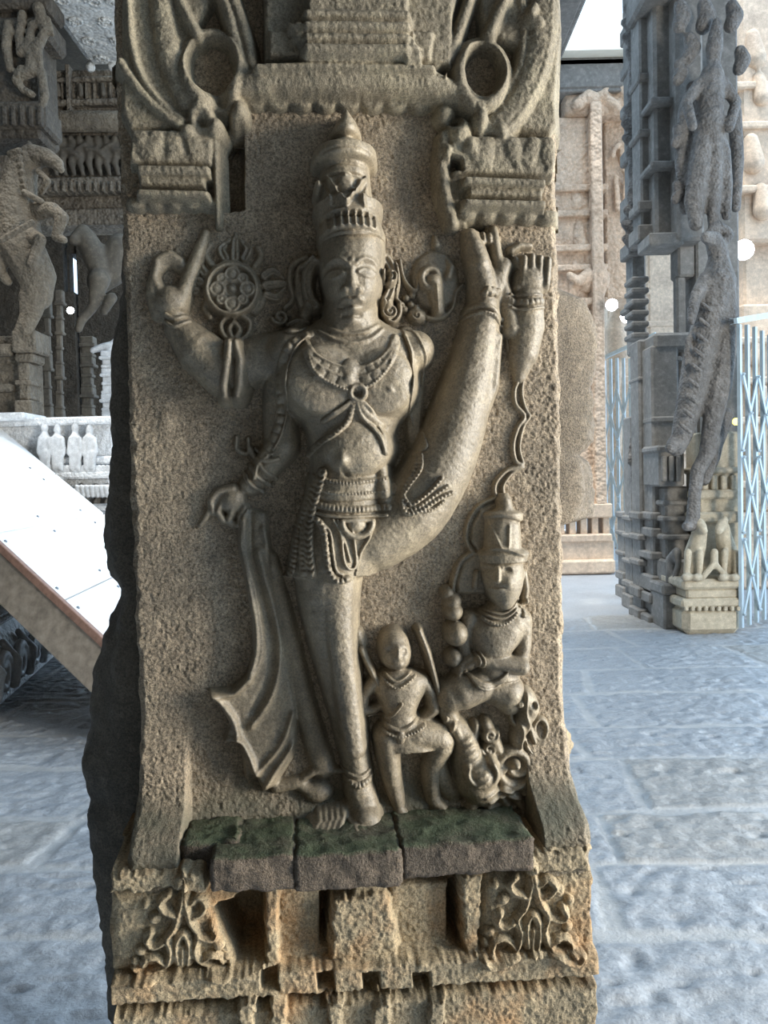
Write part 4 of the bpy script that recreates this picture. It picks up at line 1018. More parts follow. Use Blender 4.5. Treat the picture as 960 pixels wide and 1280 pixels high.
def floor_mesh(name, xs, ys, fine):
    X, Y = np.meshgrid(xs, ys, indexing='ij')
    Yw = Y + .10 * X * .3 + .05 * vnoise(X, Y, 1.1, 3) + .03 * vnoise(X, Y, .4, 4)
    edges = np.array([-8, -7.1, -6, -5.2, -4.2, -3.3, -2.5, -1.6, -.8, 0.1, .9, 1.55, 2.1, 2.62, 3.12, 3.62, 4.3, 4.86, 5.6, 6.3, 7.1, 7.9, 8.8, 9.6, 10.6, 11.4, 12.4, 13.3, 14.3, 15.3, 16.4, 17.4, 18.5, 19.6, 20.8, 22, 23.2, 24.4, 25.6, 27, 60])
    row = np.clip(np.searchsorted(edges, Yw) - 1, 0, len(edges) - 2)
    dy = np.minimum(Yw - edges[row], edges[row + 1] - Yw)
    rs = np.random.RandomState(12); width = .75 + 1.0 * rs.rand(len(edges)); offs = rs.rand(len(edges)) * 3
    Xw = X + .05 * vnoise(X, Y, .9, 5) + .25 * (Y - edges[row]) * (offs[row] - 1.5) * .4
    q = (Xw + offs[row]) / width[row]; cell = np.floor(q); dx = np.minimum(q - cell, 1 - (q - cell)) * width[row]
    d = np.minimum(dx, dy) + .02 * vnoise(X, Y, .16, 8)
    d = d + .03 * vnoise(X, Y, .5, 9); j = 1 - np.clip((d - .020) / .013, 0, 1)
    rnd_ = np.abs(np.sin(cell * 12.9898 + row * 78.233) * 43758.5453) % 1
    Z = -.004 * (1 - j) * 0 + (1 - j) * (.004 + .010 * (rnd_ - .3)) + .012 * vnoise(X, Y, .9, 21) + .006 * vnoise(X, Y, .22, 22)
    Z += (1 - j) * (.012 * vnoise(X, Y, .055, 23) - .07 * np.clip(vnoise(X * .7, Y * 1.8, .075, 24) - .26, 0, 1) - .03 * np.clip(vnoise(X * .7, Y * 1.8, .035, 27) - .26, 0, 1) + .006 * vnoise(X, Y, .025, 26)) * fine
    Z -= .012 + .006 * (fine < .5)
    n, k = X.shape; idx = np.arange(n * k).reshape(n, k)
    co_ = np.stack([X, Y, Z], -1).reshape(-1, 3)
    F_ = np.stack([idx[:-1, :-1], idx[1:, :-1], idx[1:, 1:], idx[:-1, 1:]], -1).reshape(-1, 4)
    return co_, F_, j.ravel(), ((rnd_ > .86) * rnd_).ravel()
parts_ = [floor_mesh('f', np.arange(-4.2, 5.0, .015), np.arange(.8, 8.6, .015), 1), floor_mesh('f', np.arange(-4.2, 5.0, .2), np.arange(8.585, 30, .2), .2), floor_mesh('f', np.arange(-4.2, 5.0, .3), np.arange(-6, .85, .3), 0),
          floor_mesh('f', np.arange(-14, -4.1, .33), np.arange(-6, 30, .4), 0), floor_mesh('f', np.arange(4.98, 16, .3), np.arange(-6, 30, .4), 0)]
cc, ff, jj, tt, n0 = [], [], [], [], 0
for a, b2, c2, d2 in parts_:
    cc.append(a); ff.append(b2 + n0); jj.append(c2); tt.append(d2); n0 += len(a)
cc = np.concatenate(cc); ff = np.concatenate(ff)
me = bpy.data.meshes.new('floor'); me.vertices.add(len(cc)); me.vertices.foreach_set('co', cc.astype(np.float32).ravel())
me.loops.add(ff.size); me.loops.foreach_set('vertex_index', ff.astype(np.int32).ravel()); me.polygons.add(len(ff)); me.polygons.foreach_set('loop_start', np.arange(0, ff.size, 4, dtype=np.int32))
me.polygons.foreach_set('use_smooth', np.ones(len(ff), bool)); me.update()
for nm, ar in (('joint', np.concatenate(jj)), ('tone', np.concatenate(tt))):
    at_ = me.attributes.new(nm, 'FLOAT', 'POINT'); at_.data.foreach_set('value', ar.astype(np.float32))
me.materials.append(M_FLOOR); fo = bpy.data.objects.new('floor', me); C.objects.link(fo); tag(fo, kind='structure')

# carved stone for the architecture
def carved(name, light, mid, dark, sc=9, depth=.03, rgh=.8, spec=.3):
    mt = stone(name, light, mid, dark, sc=.5, bump=.5, rgh=rgh, grit=.5, bd=.01, spec=spec)
    nt = mt.node_tree; b = nt.nodes['Principled BSDF']; co = nd(nt, 'ShaderNodeTexCoord').outputs['Object']
    v = nd(nt, 'ShaderNodeTexVoronoi', i_Scale=sc, feature='SMOOTH_F1'); nt.links.new(co, v.inputs['Vector'])
    v2 = nd(nt, 'ShaderNodeTexVoronoi', i_Scale=sc * 2.7); nt.links.new(co, v2.inputs['Vector'])
    ad = nd(nt, 'ShaderNodeMath', operation='MULTIPLY_ADD'); nt.links.new(v2.outputs['Distance'], ad.inputs[0]); ad.inputs[1].default_value = .45; nt.links.new(v.outputs['Distance'], ad.inputs[2])
    bp = nd(nt, 'ShaderNodeBump', i_Strength=.9, i_Distance=depth); bp.invert = True
    nt.links.new(ad.outputs[0], bp.inputs['Height'])
    old = [l for l in nt.links if l.to_socket == b.inputs['Normal']][0].from_node
    nt.links.new(old.outputs[0], bp.inputs['Normal']); nt.links.new(bp.outputs[0], b.inputs['Normal']); return mt
M_TAN = carved('warm carved stone', (.80, .62, .47), (.66, .50, .37), (.42, .31, .23), sc=7, depth=.05)
M_TANP = stone('warm plain stone', (.80, .64, .49), (.68, .53, .40), (.46, .35, .27), sc=.5, grit=.4, bd=.008)
M_GREY = carved('grey carved stone', (.26, .245, .225), (.18, .17, .155), (.09, .085, .08))
M_GREYP = stone('grey plain stone', (.30, .285, .265), (.21, .20, .185), (.12, .115, .105), sc=.5, grit=.4, bd=.008)
M_GREY_LIT = stone('grey stone with light painted in', (.62, .55, .42), (.50, .44, .335), (.34, .29, .22), sc=.6, grit=.4, bd=.008)  # same stone as the grey pillar; light on the pedestal put into the colour
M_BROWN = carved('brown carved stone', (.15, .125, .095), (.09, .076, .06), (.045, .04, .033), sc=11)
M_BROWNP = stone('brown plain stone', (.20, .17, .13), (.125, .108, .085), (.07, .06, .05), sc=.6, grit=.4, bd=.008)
M_PALE = carved('pale weathered stone', (.86, .87, .88), (.74, .75, .76), (.45, .45, .45), sc=16, depth=.02, rgh=.45, spec=.6)
M_PALEP = stone('pale plain stone', (.80, .81, .82), (.65, .66, .67), (.40, .40, .40), sc=.6, grit=.4, rgh=.45, bd=.008, spec=.6)
M_HORSE = carved('lit brown stone', (.25, .21, .155), (.165, .138, .104), (.085, .072, .056), sc=13, depth=.035)  # brown stone with the light falling on it mixed into the colour
M_GREYC = carved('grey figure stone', (.28, .265, .25), (.19, .18, .17), (.10, .095, .092), sc=15, depth=.03)
M_ENT = carved('frieze stone', (.30, .26, .20), (.20, .17, .135), (.10, .088, .072), sc=9, depth=.05)
M_PLASTER = plain('cream plaster', (.90, .88, .78), .85, var=.08, sc=1.5)
M_BEAM = carved('pale carved beam', (.78, .78, .75), (.66, .66, .64), (.45, .45, .43), sc=8, depth=.04)

def pbox(bm, x0, x1, y0, y1, d, dep, bev=.01):        # block whose front spans these photo pixels at d metres, running dep metres back
    a, b = W(x0, y0, d), W(x1, y1, d); c0, c1 = W(x0, (y0 + y1) / 2, d), W(x1, (y0 + y1) / 2, d); t, e = W((x0 + x1) / 2, y0, d), W((x0 + x1) / 2, y1, d)
    Y = (c0.y + c1.y) / 2
    return bx(bm, c0.x, c1.x, Y, Y + dep, max(e.z, -.02), t.z, bev)
def tube(bm, pts, seg=8):
    for a, b in zip(pts[:-1], pts[1:]): cone(bm, a[:3], b[:3], a[3], b[3], seg)
def pl(pts, d):                                       # (px, py, r px[, extra depth m]) -> world limb points
    out = []
    for a in pts:
        dd = d + (a[3] if len(a) > 3 else 0); p = W(a[0], a[1], dd); out.append((p.x, p.y, p.z, a[2] * d / FPX))
    return out

CZ = 7.5
bm = bmesh.new(); bx(bm, -1.2, 4.4, 12.2, 30, CZ, CZ + .5); o = link('ceiling', bm, M_PLASTER); tag(o, kind='structure')
bm = bmesh.new(); bx(bm, -14, -5.4, -7, 15.9, CZ, CZ + .5); bx(bm, -5.5, 4.6, -7, 4.5, CZ, CZ + .5); bx(bm, -1.7, 4.4, 4.4, 6.3, CZ, CZ + .5); bx(bm, 1.6, 4.4, 6.2, 9.0, CZ, CZ + .5); bx(bm, -5.5, -3.3, 8.2, 15.9, CZ, CZ + .5); o = link('ceiling', bm, M_BROWNP); tag(o, kind='structure')  # out of view, gaps and dark stone shaped to steer light into the hall
bm = bmesh.new(); bx(bm, -14, 9, -7, -6.2, -.1, CZ); o = link('back_light_block', bm, M_BROWNP); tag(o, kind='structure')  # unseen slab added behind the camera to block flattening light
bm = bmesh.new(); bx(bm, -9.6, -9, -6.2, 15.9, -.1, CZ); o = link('left_light_block', bm, M_BROWNP); tag(o, kind='structure')  # added out of view to stop low sky light from the left
# deep beams crossing overhead
def beam(name, x0, x1, y0, y1, z0, z1, mat, label=None):
    bm = bmesh.new(); bx(bm, x0, x1, y0, y1, z0, z1, .03); bx(bm, x0 - .05, x1 + .05, y0, y1, z1 - .12, z1 - .02, .02); bx(bm, x0 + .08, x1 - .08, y0 + .02, y1 - .05, z0 - .04, z0 + .02, .015)
    o = link(name, bm, mat); tag(o, kind='structure'); return o
e0 = W(110, 80, 10.6)
beam('beam', e0.x, e0.x + .95, 3, e0.y, e0.z, CZ, M_BEAM)
# scrolls carved on the soffit
bm = bmesh.new()
for i in range(7):
    for q, r in ((.25, .09), (.6, .1), (.8, .06)):
        c = (e0.x + .95 * q, e0.y - .25 - i * .42 + .1 * q, e0.z - .05)
        pts = [(c[0] + (r - r * .8 * k / 16) * math.cos(k * .75 + i), c[1] + (r - r * .8 * k / 16) * math.sin(k * .75 + i), c[2], .018) for k in range(15)]
        tube(bm, pts, 6)
for i in range(4): ball(bm, (e0.x + .05 + i * .28, e0.y - .06, e0.z - .07), .06)
o = link('beam_ornament', bm, M_BEAM, smooth=True); tag(o, kind='structure')
e1 = W(700, 76, 11.6)
beam('beam', e1.x - .55, e1.x + .02, 3, e1.y + 6, e1.z, CZ, M_GREYP)
beam('beam', -1, 9, 12.4, 13.0, CZ - .45, CZ, M_GREYP)

# ------------------------------------------------------------------ right-hand composite pillar
rp = thing('composite_pillar', 'tall grey pillar with a rearing lion on a brightly lit pedestal beside the steel gate', 'pillar', FL(850, 792))
def sub(name, bm, mat, smooth=False, parent=None, root=None):
    root = root or rp
    T = Matrix.Translation(-root.location); bm.transform(T)
    return link(name, bm, mat, parent or root, smooth)
def subf(name, bm, vox, mat, root=None, parent=None, sm=3):
    root = root or rp
    bm.transform(Matrix.Translation(-root.location)); return islands(fuse(name, bm, vox, mat, parent or root, smooth_it=sm))
def islands(o):
    """pieces that do not touch become parts of their own"""
    bm = bmesh.new(); bm.from_mesh(o.data); bm.verts.ensure_lookup_table()
    lab = [-1] * len(bm.verts); n = 0
    for v in bm.verts:
        if lab[v.index] >= 0: continue
        st = [v]; lab[v.index] = n
        while st:
            q = st.pop()
            for e_x in q.link_edges:
                w_ = e_x.other_vert(q)
                if lab[w_.index] < 0: lab[w_.index] = n; st.append(w_)
        n += 1
    if n == 1: bm.free(); return o
    for k in range(n):
        b2 = bm.copy(); b2.verts.ensure_lookup_table()
        bmesh.ops.delete(b2, geom=[b2.verts[i] for i in range(len(lab)) if lab[i] != k], context='VERTS')
        if len(b2.verts) < 8: b2.free(); continue
        me = bpy.data.meshes.new(o.data.name); b2.to_mesh(me); b2.free(); me.materials.append(o.data.materials[0])
        me.polygons.foreach_set('use_smooth', [True] * len(me.polygons))
        d = bpy.data.objects.new(o.name.split('.')[0], me); C.objects.link(d); d.parent = o.parent
    bm.free(); bpy.data.objects.remove(o); return None
D = 7.55
bm = bmesh.new()
pbox(bm, 855, 928, 758, 800, D, .55, .06); pbox(bm, 852, 930, 748, 760, D - .02, .6, .02); pbox(bm, 858, 926, 736, 749, D, .55, .02); pbox(bm, 853, 929, 724, 737, D - .03, .6, .025)
for i in range(9): pbox(bm, 856 + i * 8.2, 861 + i * 8.2, 758, 764, D - .03, .05, .008)
pbox(bm, 874, 926, 540, 726, D + .28, .35, .02); pbox(bm, 870, 926, 640, 654, D + .2, .4, .02); pbox(bm, 872, 926, 612, 624, D + .22, .4, .02); pbox(bm, 872, 926, 584, 592, D + .22, .4, .02)
for i in range(4): pbox(bm, 878 + i * 12, 885 + i * 12, 594, 612, D + .22, .1, .01)
sub('pedestal', bm, M_GREY_LIT)
for cx in (866, 912):
    bm = bmesh.new(); s_ = 1 if cx < 890 else -1
    limb(bm, pl([(cx, 716, 10), (cx + s_ * 3, 690, 13, .02), (cx + s_ * 8, 668, 10, -.02), (cx + s_ * 9, 660, 9, -.05)], D + .12))
    limb(bm, pl([(cx + s_ * 9, 655, 7), (cx + s_ * 14, 664, 5, -.06)], D + .04)); limb(bm, pl([(cx - 8, 722, 4), (cx - 6, 690, 5)], D + .02)); limb(bm, pl([(cx + 8, 722, 4), (cx + 9, 692, 5)], D + .02))
    limb(bm, pl([(cx - 10, 722, 5, -.05), (cx - 3, 722, 5)], D)); limb(bm, pl([(cx + 4, 722, 5, -.05), (cx + 10, 722, 5)], D)); limb(bm, pl([(cx + s_ * 4, 650, 3), (cx + s_ * 6, 646, 2)], D + .05))
    subf('crouching_lion', bm, .014, M_GREY_LIT)
bm = bmesh.new(); limb(bm, pl([(878, 722, 4), (893, 704, 4), (908, 722, 4)], D - .02)); limb(bm, pl([(893, 704, 5), (893, 690, 5)], D)); subf('arch_motif', bm, .014, M_GREY_LIT)
# rearing lion with riders
bm = bmesh.new(); D2 = D + .12
limb(bm, pl([(898, 330, 15), (898, 352, 22), (890, 395, 23), (874, 450, 20), (862, 505, 17), (852, 545, 13), (846, 560, 11)], D2)); limb(bm, pl([(908, 360, 12), (908, 420, 15), (900, 480, 15), (890, 530, 12), (884, 568, 10), (872, 588, 9), (868, 620, 8), (866, 655, 9)], D2 - .05))
limb(bm, pl([(884, 350, 12), (872, 366, 8, -.1), (866, 388, 7, -.15), (864, 402, 5, -.2)], D2)); limb(bm, pl([(884, 560, 10), (895, 548, 12, .1), (905, 520, 12, .1)], D2)); limb(bm, pl([(880, 600, 8, .1), (892, 570, 9, .1), (896, 540, 11, .1)], D2))
limb(bm, pl([(898, 318, 13), (892, 300, 11, -.1), (882, 296, 7, -.2)], D2)); limb(bm, pl([(902, 306, 7), (912, 294, 6)], D2)); limb(bm, pl([(870, 410, 5, -.05), (860, 425, 4, -.1), (858, 455, 4, -.1)], D2))
limb(bm, pl([(846, 556, 13), (838, 560, 7, -.1)], D2)); limb(bm, pl([(866, 655, 10), (858, 658, 6, -.12)], D2))
subf('rearing_lion', bm, .016, M_GREYC)
bm = bmesh.new()
for k in range(9): limb(bm, pl([(878 - k * 3.2, 380 + k * 19, 3, -.16), (888 - k * 3.2, 388 + k * 19, 3, -.19)], D2))
subf('mane_lock', bm, .012, M_GREYC)
bm = bmesh.new()
limb(bm, pl([(870, 280, 9), (868, 250, 13), (874, 215, 14), (880, 180, 15), (884, 150, 12)], D2 + .02)); limb(bm, pl([(892, 282, 7), (892, 240, 9), (894, 200, 11), (890, 170, 14)], D2)); limb(bm, pl([(908, 270, 6), (908, 230, 8), (902, 190, 11), (892, 165, 12)], D2 + .02))
limb(bm, pl([(886, 160, 18), (888, 125, 17), (890, 95, 15), (892, 78, 8), (893, 60, 11), (895, 42, 9), (896, 28, 6)], D2)); limb(bm, pl([(874, 105, 8), (858, 128, 7, -.06), (866, 158, 6, -.16)], D2)); limb(bm, pl([(904, 105, 8), (920, 128, 7), (912, 160, 6, -.1)], D2))
limb(bm, pl([(884, 296, 6, -.05), (896, 284, 9), (910, 290, 6)], D2)); limb(bm, pl([(856, 262, 7), (852, 200, 9), (858, 140, 11), (866, 110, 9)], D2 + .15)); limb(bm, pl([(920, 260, 6), (922, 200, 8), (918, 140, 9)], D2 + .15))
subf('rider_figure', bm, .016, M_GREYC)
bm = bmesh.new()
for x, y, r in ((880, 20, 13), (915, 20, 12), (862, 60, 12), (925, 75, 11), (850, 20, 12), (848, 90, 10), (846, 170, 9), (846, 240, 9)): limb(bm, pl([(x, y - r, r * .7), (x + 4, y, r * .9), (x - 1, y + r, r * .8)], D2 + .12))
subf('foliage_boss', bm, .02, M_GREYC)
# shaft behind the lion, in stepped strips
bm = bmesh.new(); D3 = D + .55
pbox(bm, 870, 924, -40, 560, D3 + .25, .35, .02); pbox(bm, 846, 880, -40, 298, D3, .45, .03); pbox(bm, 818, 850, -40, 306, D3 + .2, .35, .03); pbox(bm, 816, 850, 432, 792, D3 + .12, .35, .02)
pbox(bm, 848, 870, 300, 345, D3 + .3, .25, .02); pbox(bm, 846, 858, 345, 420, D3 + .35, .12, .02); pbox(bm, 818, 880, 415, 436, D3 + .05, .45, .03); pbox(bm, 850, 872, 436, 560, D3 + .3, .2, .02)
for y0, y1, e_ in ((640, 650, 3), (660, 672, 2), (690, 700, 4), (720, 740, 3), (742, 755, 5), (770, 795, 6), (445, 452, 3), (520, 528, 2), (290, 306, 5), (200, 208, 3), (120, 128, 3)): pbox(bm, 817 - e_, 850 + e_, y0, y1, D3 + .08, .4, .015)
pbox(bm, 830, 864, 742, 794, D3 - .25, .4, .02); pbox(bm, 828, 866, 730, 744, D3 - .28, .4, .02); pbox(bm, 832, 858, 700, 738, D3 - .12, .3, .02); pbox(bm, 824, 856, 562, 608, D3 - .16, .5, .02); pbox(bm, 822, 858, 556, 565, D3 - .2, .5, .02); pbox(bm, 832, 862, 608, 700, D3 - .05, .3, .02)
for i in range(3): pbox(bm, 828 + i * 9, 834 + i * 9, 570, 602, D3 - .2, .06, .01)
for y in (625, 645, 668): pbox(bm, 829, 864, y, y + 7, D3 - .1, .3, .015)
sub('shaft', bm, M_GREYP)
bm = bmesh.new(); limb(bm, pl([(838, 728, 6), (840, 700, 8), (846, 690, 6, -.1), (848, 706, 4, -.12), (844, 722, 4, -.1)], D3 - .18)); subf('elephant_motif', bm, .014, M_GREYP)
D4 = 8.5
def strip(x0, x1, d, y0, y1, bands, ex=2):
    pbox(bm, x0, x1, y0, y1, d, .3, .02)
    for a_, b_ in bands: pbox(bm, x0 - ex, x1 + ex * .5, a_, b_, d - .05, .35, .015)
bm = bmesh.new()
strip(800, 815, D4, 425, 786, ((425, 436), (470, 476), (640, 650), (668, 676), (700, 708), (735, 748), (762, 790))); strip(800, 820, D4, -40, 300, ((90, 100), (160, 168), (250, 262), (280, 300)))
strip(790, 802, D4 + .6, 520, 770, ((645, 652), (668, 674), (700, 706), (728, 736), (745, 772))); strip(790, 806, D4 + .6, -40, 440, ((20, 40), (70, 84), (120, 134), (180, 196), (240, 268), (300, 318), (380, 388)), 4)
strip(781, 791, D4 + 1.4, 640, 752, ((640, 648), (664, 670), (690, 696), (716, 726), (734, 754)), 2)
for i in range(6): pbox(bm, 790, 812, 345 + i * 14, 352 + i * 14, D4 + .3, .3, .015)
sub('rear_shaft', bm, M_GREYP)
bm = bmesh.new()
for k, y in enumerate(range(652, 735, 13)): limb(bm, pl([(787, y, 3.5), (789, y + 6, 4.5)], D4 + 1.3)); limb(bm, pl([(797, y + 4, 3.5), (796, y + 10, 4.5)], D4 + .5))
subf('figure_motif', bm, .014, M_GREYC)
bm = bmesh.new()
limb(bm, pl([(800, 520, 4), (799, 536, 8), (795, 556, 7)], D4 + .3)); limb(bm, pl([(796, 556, 8), (794, 600, 6), (798, 645, 6)], D4 + .3)); limb(bm, pl([(806, 550, 6), (804, 600, 6), (804, 650, 5)], D4 + .1)); limb(bm, pl([(792, 548, 5), (788, 578, 4)], D4 + .3))
subf('attendant_figure', bm, .016, M_GREYC)
bm = bmesh.new()
for y in range(10, 300, 18): limb(bm, pl([(785 - 5 * math.sin(y * .05), y, 5), (792, y + 9, 8)], D4 + .5))
subf('profile_carving', bm, .022, M_GREYC)
bm = bmesh.new(); pbox(bm, 812, 880, -120, -20, D3 - .2, .8, .03); pbox(bm, 800, 930, -170, -100, D3 - .4, 1.0, .05); sub('capital', bm, M_GREYP)
# another warm pillar showing through the opening
wp = thing('warm_pillar', 'warm sunlit pillar glimpsed through the gap in the grey composite pillar', 'pillar', FL(846, 700))
bm = bmesh.new(); D8 = 14.6
pbox(bm, 812, 880, 250, 702, D8, .8, .03)
for y in (300, 352, 360, 400, 470, 560, 640, 670): pbox(bm, 808, 884, y, y + 8, D8 - .06, .9, .02)
sub('shaft', bm, M_TANP, root=wp)
bm = bmesh.new(); pbox(bm, 806, 886, 660, 706, D8 - .12, 1.0, .03); sub('base', bm, M_TANP, root=wp)

# ------------------------------------------------------------------ lit pillar farther back
mp = thing('distant_pillar', 'warm tan carved pillar far behind, seen between front pillar and grey pillar', 'pillar', FL(735, 714))
D5 = 12.4
bm = bmesh.new(); pbox(bm, 696, 768, 676, 716, D5, 1.0, .02); pbox(bm, 694, 766, 668, 678, D5 - .04, 1.0, .02); pbox(bm, 694, 770, 700, 718, D5 - .08, 1.1, .03)
for i in range(5): pbox(bm, 698 + i * 14, 706 + i * 14, 645, 668, D5 + .05, .3, .01)
pbox(bm, 690, 766, 630, 648, D5, 1, .02); sub('base', bm, M_TANP, root=mp)
bm = bmesh.new(); pbox(bm, 690, 742, 150, 640, D5 + .1, .9, .02); pbox(bm, 742, 756, 130, 640, D5 - .1, .3, .02); pbox(bm, 757, 798, 130, 372, D5 + .25, .8, .02)
for y in (230, 262, 305, 330, 372): pbox(bm, 690, 760, y, y + 8, D5 - .05, .4, .015)
sub('shaft', bm, M_TAN, root=mp)
bm = bmesh.new()
pbox(bm, 706, 798, 112, 142, D5 - .1, .9, .03); pbox(bm, 712, 780, 92, 112, D5, .8, .03)
for a in (([(722, 132, 8), (735, 118, 7), (748, 122, 5), (740, 130, 4)]), ([(752, 118, 6), (766, 104, 5), (778, 108, 7), (784, 122, 7)]), ([(770, 132, 6), (760, 124, 5)])): limb(bm, pl(a, D5 - .15))
subf('capital', bm, .03, M_TAN, root=mp)
bm = bmesh.new()
for i in range(14):
    a = math.radians(180 + i * 20); limb(bm, pl([(782 + 16 * math.cos(a), 196 + 18 * math.sin(a), 3.5), (782 + 16 * math.cos(a + .35), 196 + 18 * math.sin(a + .35), 3.5)], D5 + .1))
limb(bm, pl([(780, 190, 9), (782, 205, 7)], D5 + .2)); limb(bm, pl([(770, 222, 4), (772, 262, 4)], D5 + .15)); limb(bm, pl([(784, 222, 5), (782, 262, 4)], D5 + .15))
for x, y, r in ((715, 175, 9), (722, 205, 10), (730, 190, 8), (718, 250, 12), (732, 262, 10), (722, 300, 12), (735, 320, 10), (718, 340, 9), (730, 350, 12), (745, 352, 8), (714, 365, 8), (722, 285, 9)): limb(bm, pl([(x, y - r, r * .7), (x + 3, y + r * .6, r * .9)], D5 + .1))
limb(bm, pl([(712, 344, 5, -.1), (724, 352, 6), (735, 340, 6), (744, 350, 5)], D5 - .05)); limb(bm, pl([(750, 330, 6), (756, 350, 7), (750, 372, 5)], D5 - .05))
subf('figure_carving', bm, .03, M_TAN, root=mp)
bm = bmesh.new(); pbox(bm, 690, 730, 90, 150, D5 + .2, .8, .03); pbox(bm, 698, 728, 78, 92, D5 + .3, .8, .02); pbox(bm, 700, 756, 66, 80, D5 + .5, .8, .03); sub('bracket', bm, M_GREYP, root=mp)

# sculpted horse and hall wall beyond
hp_ = thing('horse_pillar', 'pinkish tan horse pillar behind the folding gate under the lamps', 'pillar', FL(775, 694))
D6 = 16.4
bm = bmesh.new(); pbox(bm, 756, 800, 470, 702, D6 + .4, .6, .03); pbox(bm, 752, 806, 655, 694, D6 + .2, .9, .03); pbox(bm, 760, 796, 300, 480, D6 + .6, .4, .03); pbox(bm, 756, 800, 340, 356, D6 + .4, .5, .03); sub('shaft', bm, M_TANP, root=hp_)
bm = bmesh.new(); limb(bm, pl([(770, 440, 16), (768, 415, 14), (772, 392, 9), (780, 380, 8, -.1), (786, 392, 5, -.2)], D6)); limb(bm, pl([(772, 430, 10), (790, 428, 6, -.1), (804, 424, 5, -.2)], D6)); limb(bm, pl([(768, 440, 12), (766, 490, 9), (770, 540, 8), (768, 600, 7)], D6))
subf('horse', bm, .035, M_TANP, root=hp_)

# ------------------------------------------------------------------ brighter pillar at the right edge
ep = thing('carved_pillar', 'bright sunlit pillar at the right edge behind the grey steel gate', 'pillar', FL(965, 742))
bm = bmesh.new(); D7 = 10.4
pbox(bm, 926, 1010, -60, 300, D7, 1.0, .04); pbox(bm, 928, 1010, 380, 640, D7 + .1, .9, .03); pbox(bm, 920, 1010, 640, 745, D7, 1.1, .04); pbox(bm, 930, 1010, 290, 390, D7 + .3, .5, .03)
for y in (100, 150, 230, 420, 470, 520, 600, 660, 700): pbox(bm, 920, 1010, y, y + 9, D7 - .06, 1.1, .02)
sub('shaft', bm, M_TANP, root=ep)
bm = bmesh.new()
for x, y, r in ((940, 60, 14), (948, 110, 12), (938, 190, 14), (950, 250, 13), (942, 440, 10), (952, 500, 12), (940, 560, 11), (946, 620, 10)): limb(bm, pl([(x, y - r, r * .7), (x + 4, y + r, r)], D7))
subf('figure_carving', bm, .03, M_TANP, root=ep)

# ------------------------------------------------------------------ folding steel gates
M_STEEL = plain('silver blue gate paint', (.50, .60, .66), .32, .35, var=.12, sc=9, spec=.6)
M_RIVET = plain('dark steel', (.18, .20, .22), .35, .8)
def gate(label, A, B, h0, h1, nb, lat, rail, bw=.045):
    """folding grille between floor points A and B"""
    A, B = Vector(A), Vector(B); A.z = B.z = 0; ax = (B - A).normalized(); L = (B - A).length; ny = Vector((-ax.y, ax.x, 0))
    root = thing('folding_gate', label, 'gate', A)
    def bar(name, p, q, w_, t_, parent=root, mat=M_STEEL, off=0.0):
        bm = bmesh.new(); p, q = Vector(p), Vector(q); v = (q - p); n = v.normalized(); s_ = n.cross(ny).normalized()
        for a, c in ((w_, t_ * .35), ):
            vs = []
            for r in (p, q):
                for i, j in ((-1, -1), (1, -1), (1, 1), (-1, 1)): vs.append(bm.verts.new(r + s_ * i * a / 2 + ny * (j * t_ / 2 + off)))
            for f_ in ((0, 1, 2, 3), (7, 6, 5, 4), (0, 4, 5, 1), (1, 5, 6, 2), (2, 6, 7, 3), (3, 7, 4, 0)): bm.faces.new([vs[k] for k in f_])
        for sgn in (-1, 1):                            # channel lips
            vs = []
            for r in (p, q):
                for i, j in ((sgn - .12 * sgn, .5), (sgn, .5), (sgn, 1.6), (sgn - .12 * sgn, 1.6)): vs.append(bm.verts.new(r + s_ * i * w_ / 2 + ny * (j * t_ + off)))
            for f_ in ((0, 1, 2, 3), (7, 6, 5, 4), (0, 4, 5, 1), (1, 5, 6, 2), (2, 6, 7, 3), (3, 7, 4, 0)): bm.faces.new([vs[k] for k in f_])
        if name == 'lattice_bar':                      # riveted ends
            for r in (p, q, (p + q) / 2): ball(bm, r + ny * (off - .004), .016, sub=1)
        return link(name, bm, mat, parent)
    up = Vector((0, 0, 1))
    for i in range(nb):
        f_ = ax * L * i / (nb - 1)
        bar('upright', f_ + up * h0, f_ + up * (h1 + .02 * math.sin(i)), bw, .014)
    st = L / (nb - 1)
    for k in range(lat):
        z = h0 + .12 + (h1 - h0 - .5) * k / lat; dz = (h1 - h0) / lat * .75
        for i in range(0, nb - 1, 2):
            j = min(i + 2, nb - 1)
            bar('lattice_bar', ax * st * i + up * z, ax * st * j + up * (z + dz), .034, .006, off=-.018); bar('lattice_bar', ax * st * i + up * (z + dz), ax * st * j + up * z, .034, .006, off=-.026)
    if rail:
        bar('top_rail', up * (h1 + .02) - ax * .1, up * (h1 + .02 + rail) + ax * (L + .1), .05, .03)
    return root
ga = FL(922, 800); gb = FL(1010, 770)
gate('blue grey steel folding gate at the right edge beside the brightly lit pedestal', ga + Vector((.17, .3, 0)), gb + Vector((0, .2, 0)), .05, 2.75, 9, 3, .3)
gate('narrow silver folding gate standing behind the grey pillar', W(757, 600, 13.7) * 1, W(814, 600, 13.2) * 1, .05, 3.3, 8, 3, .3)

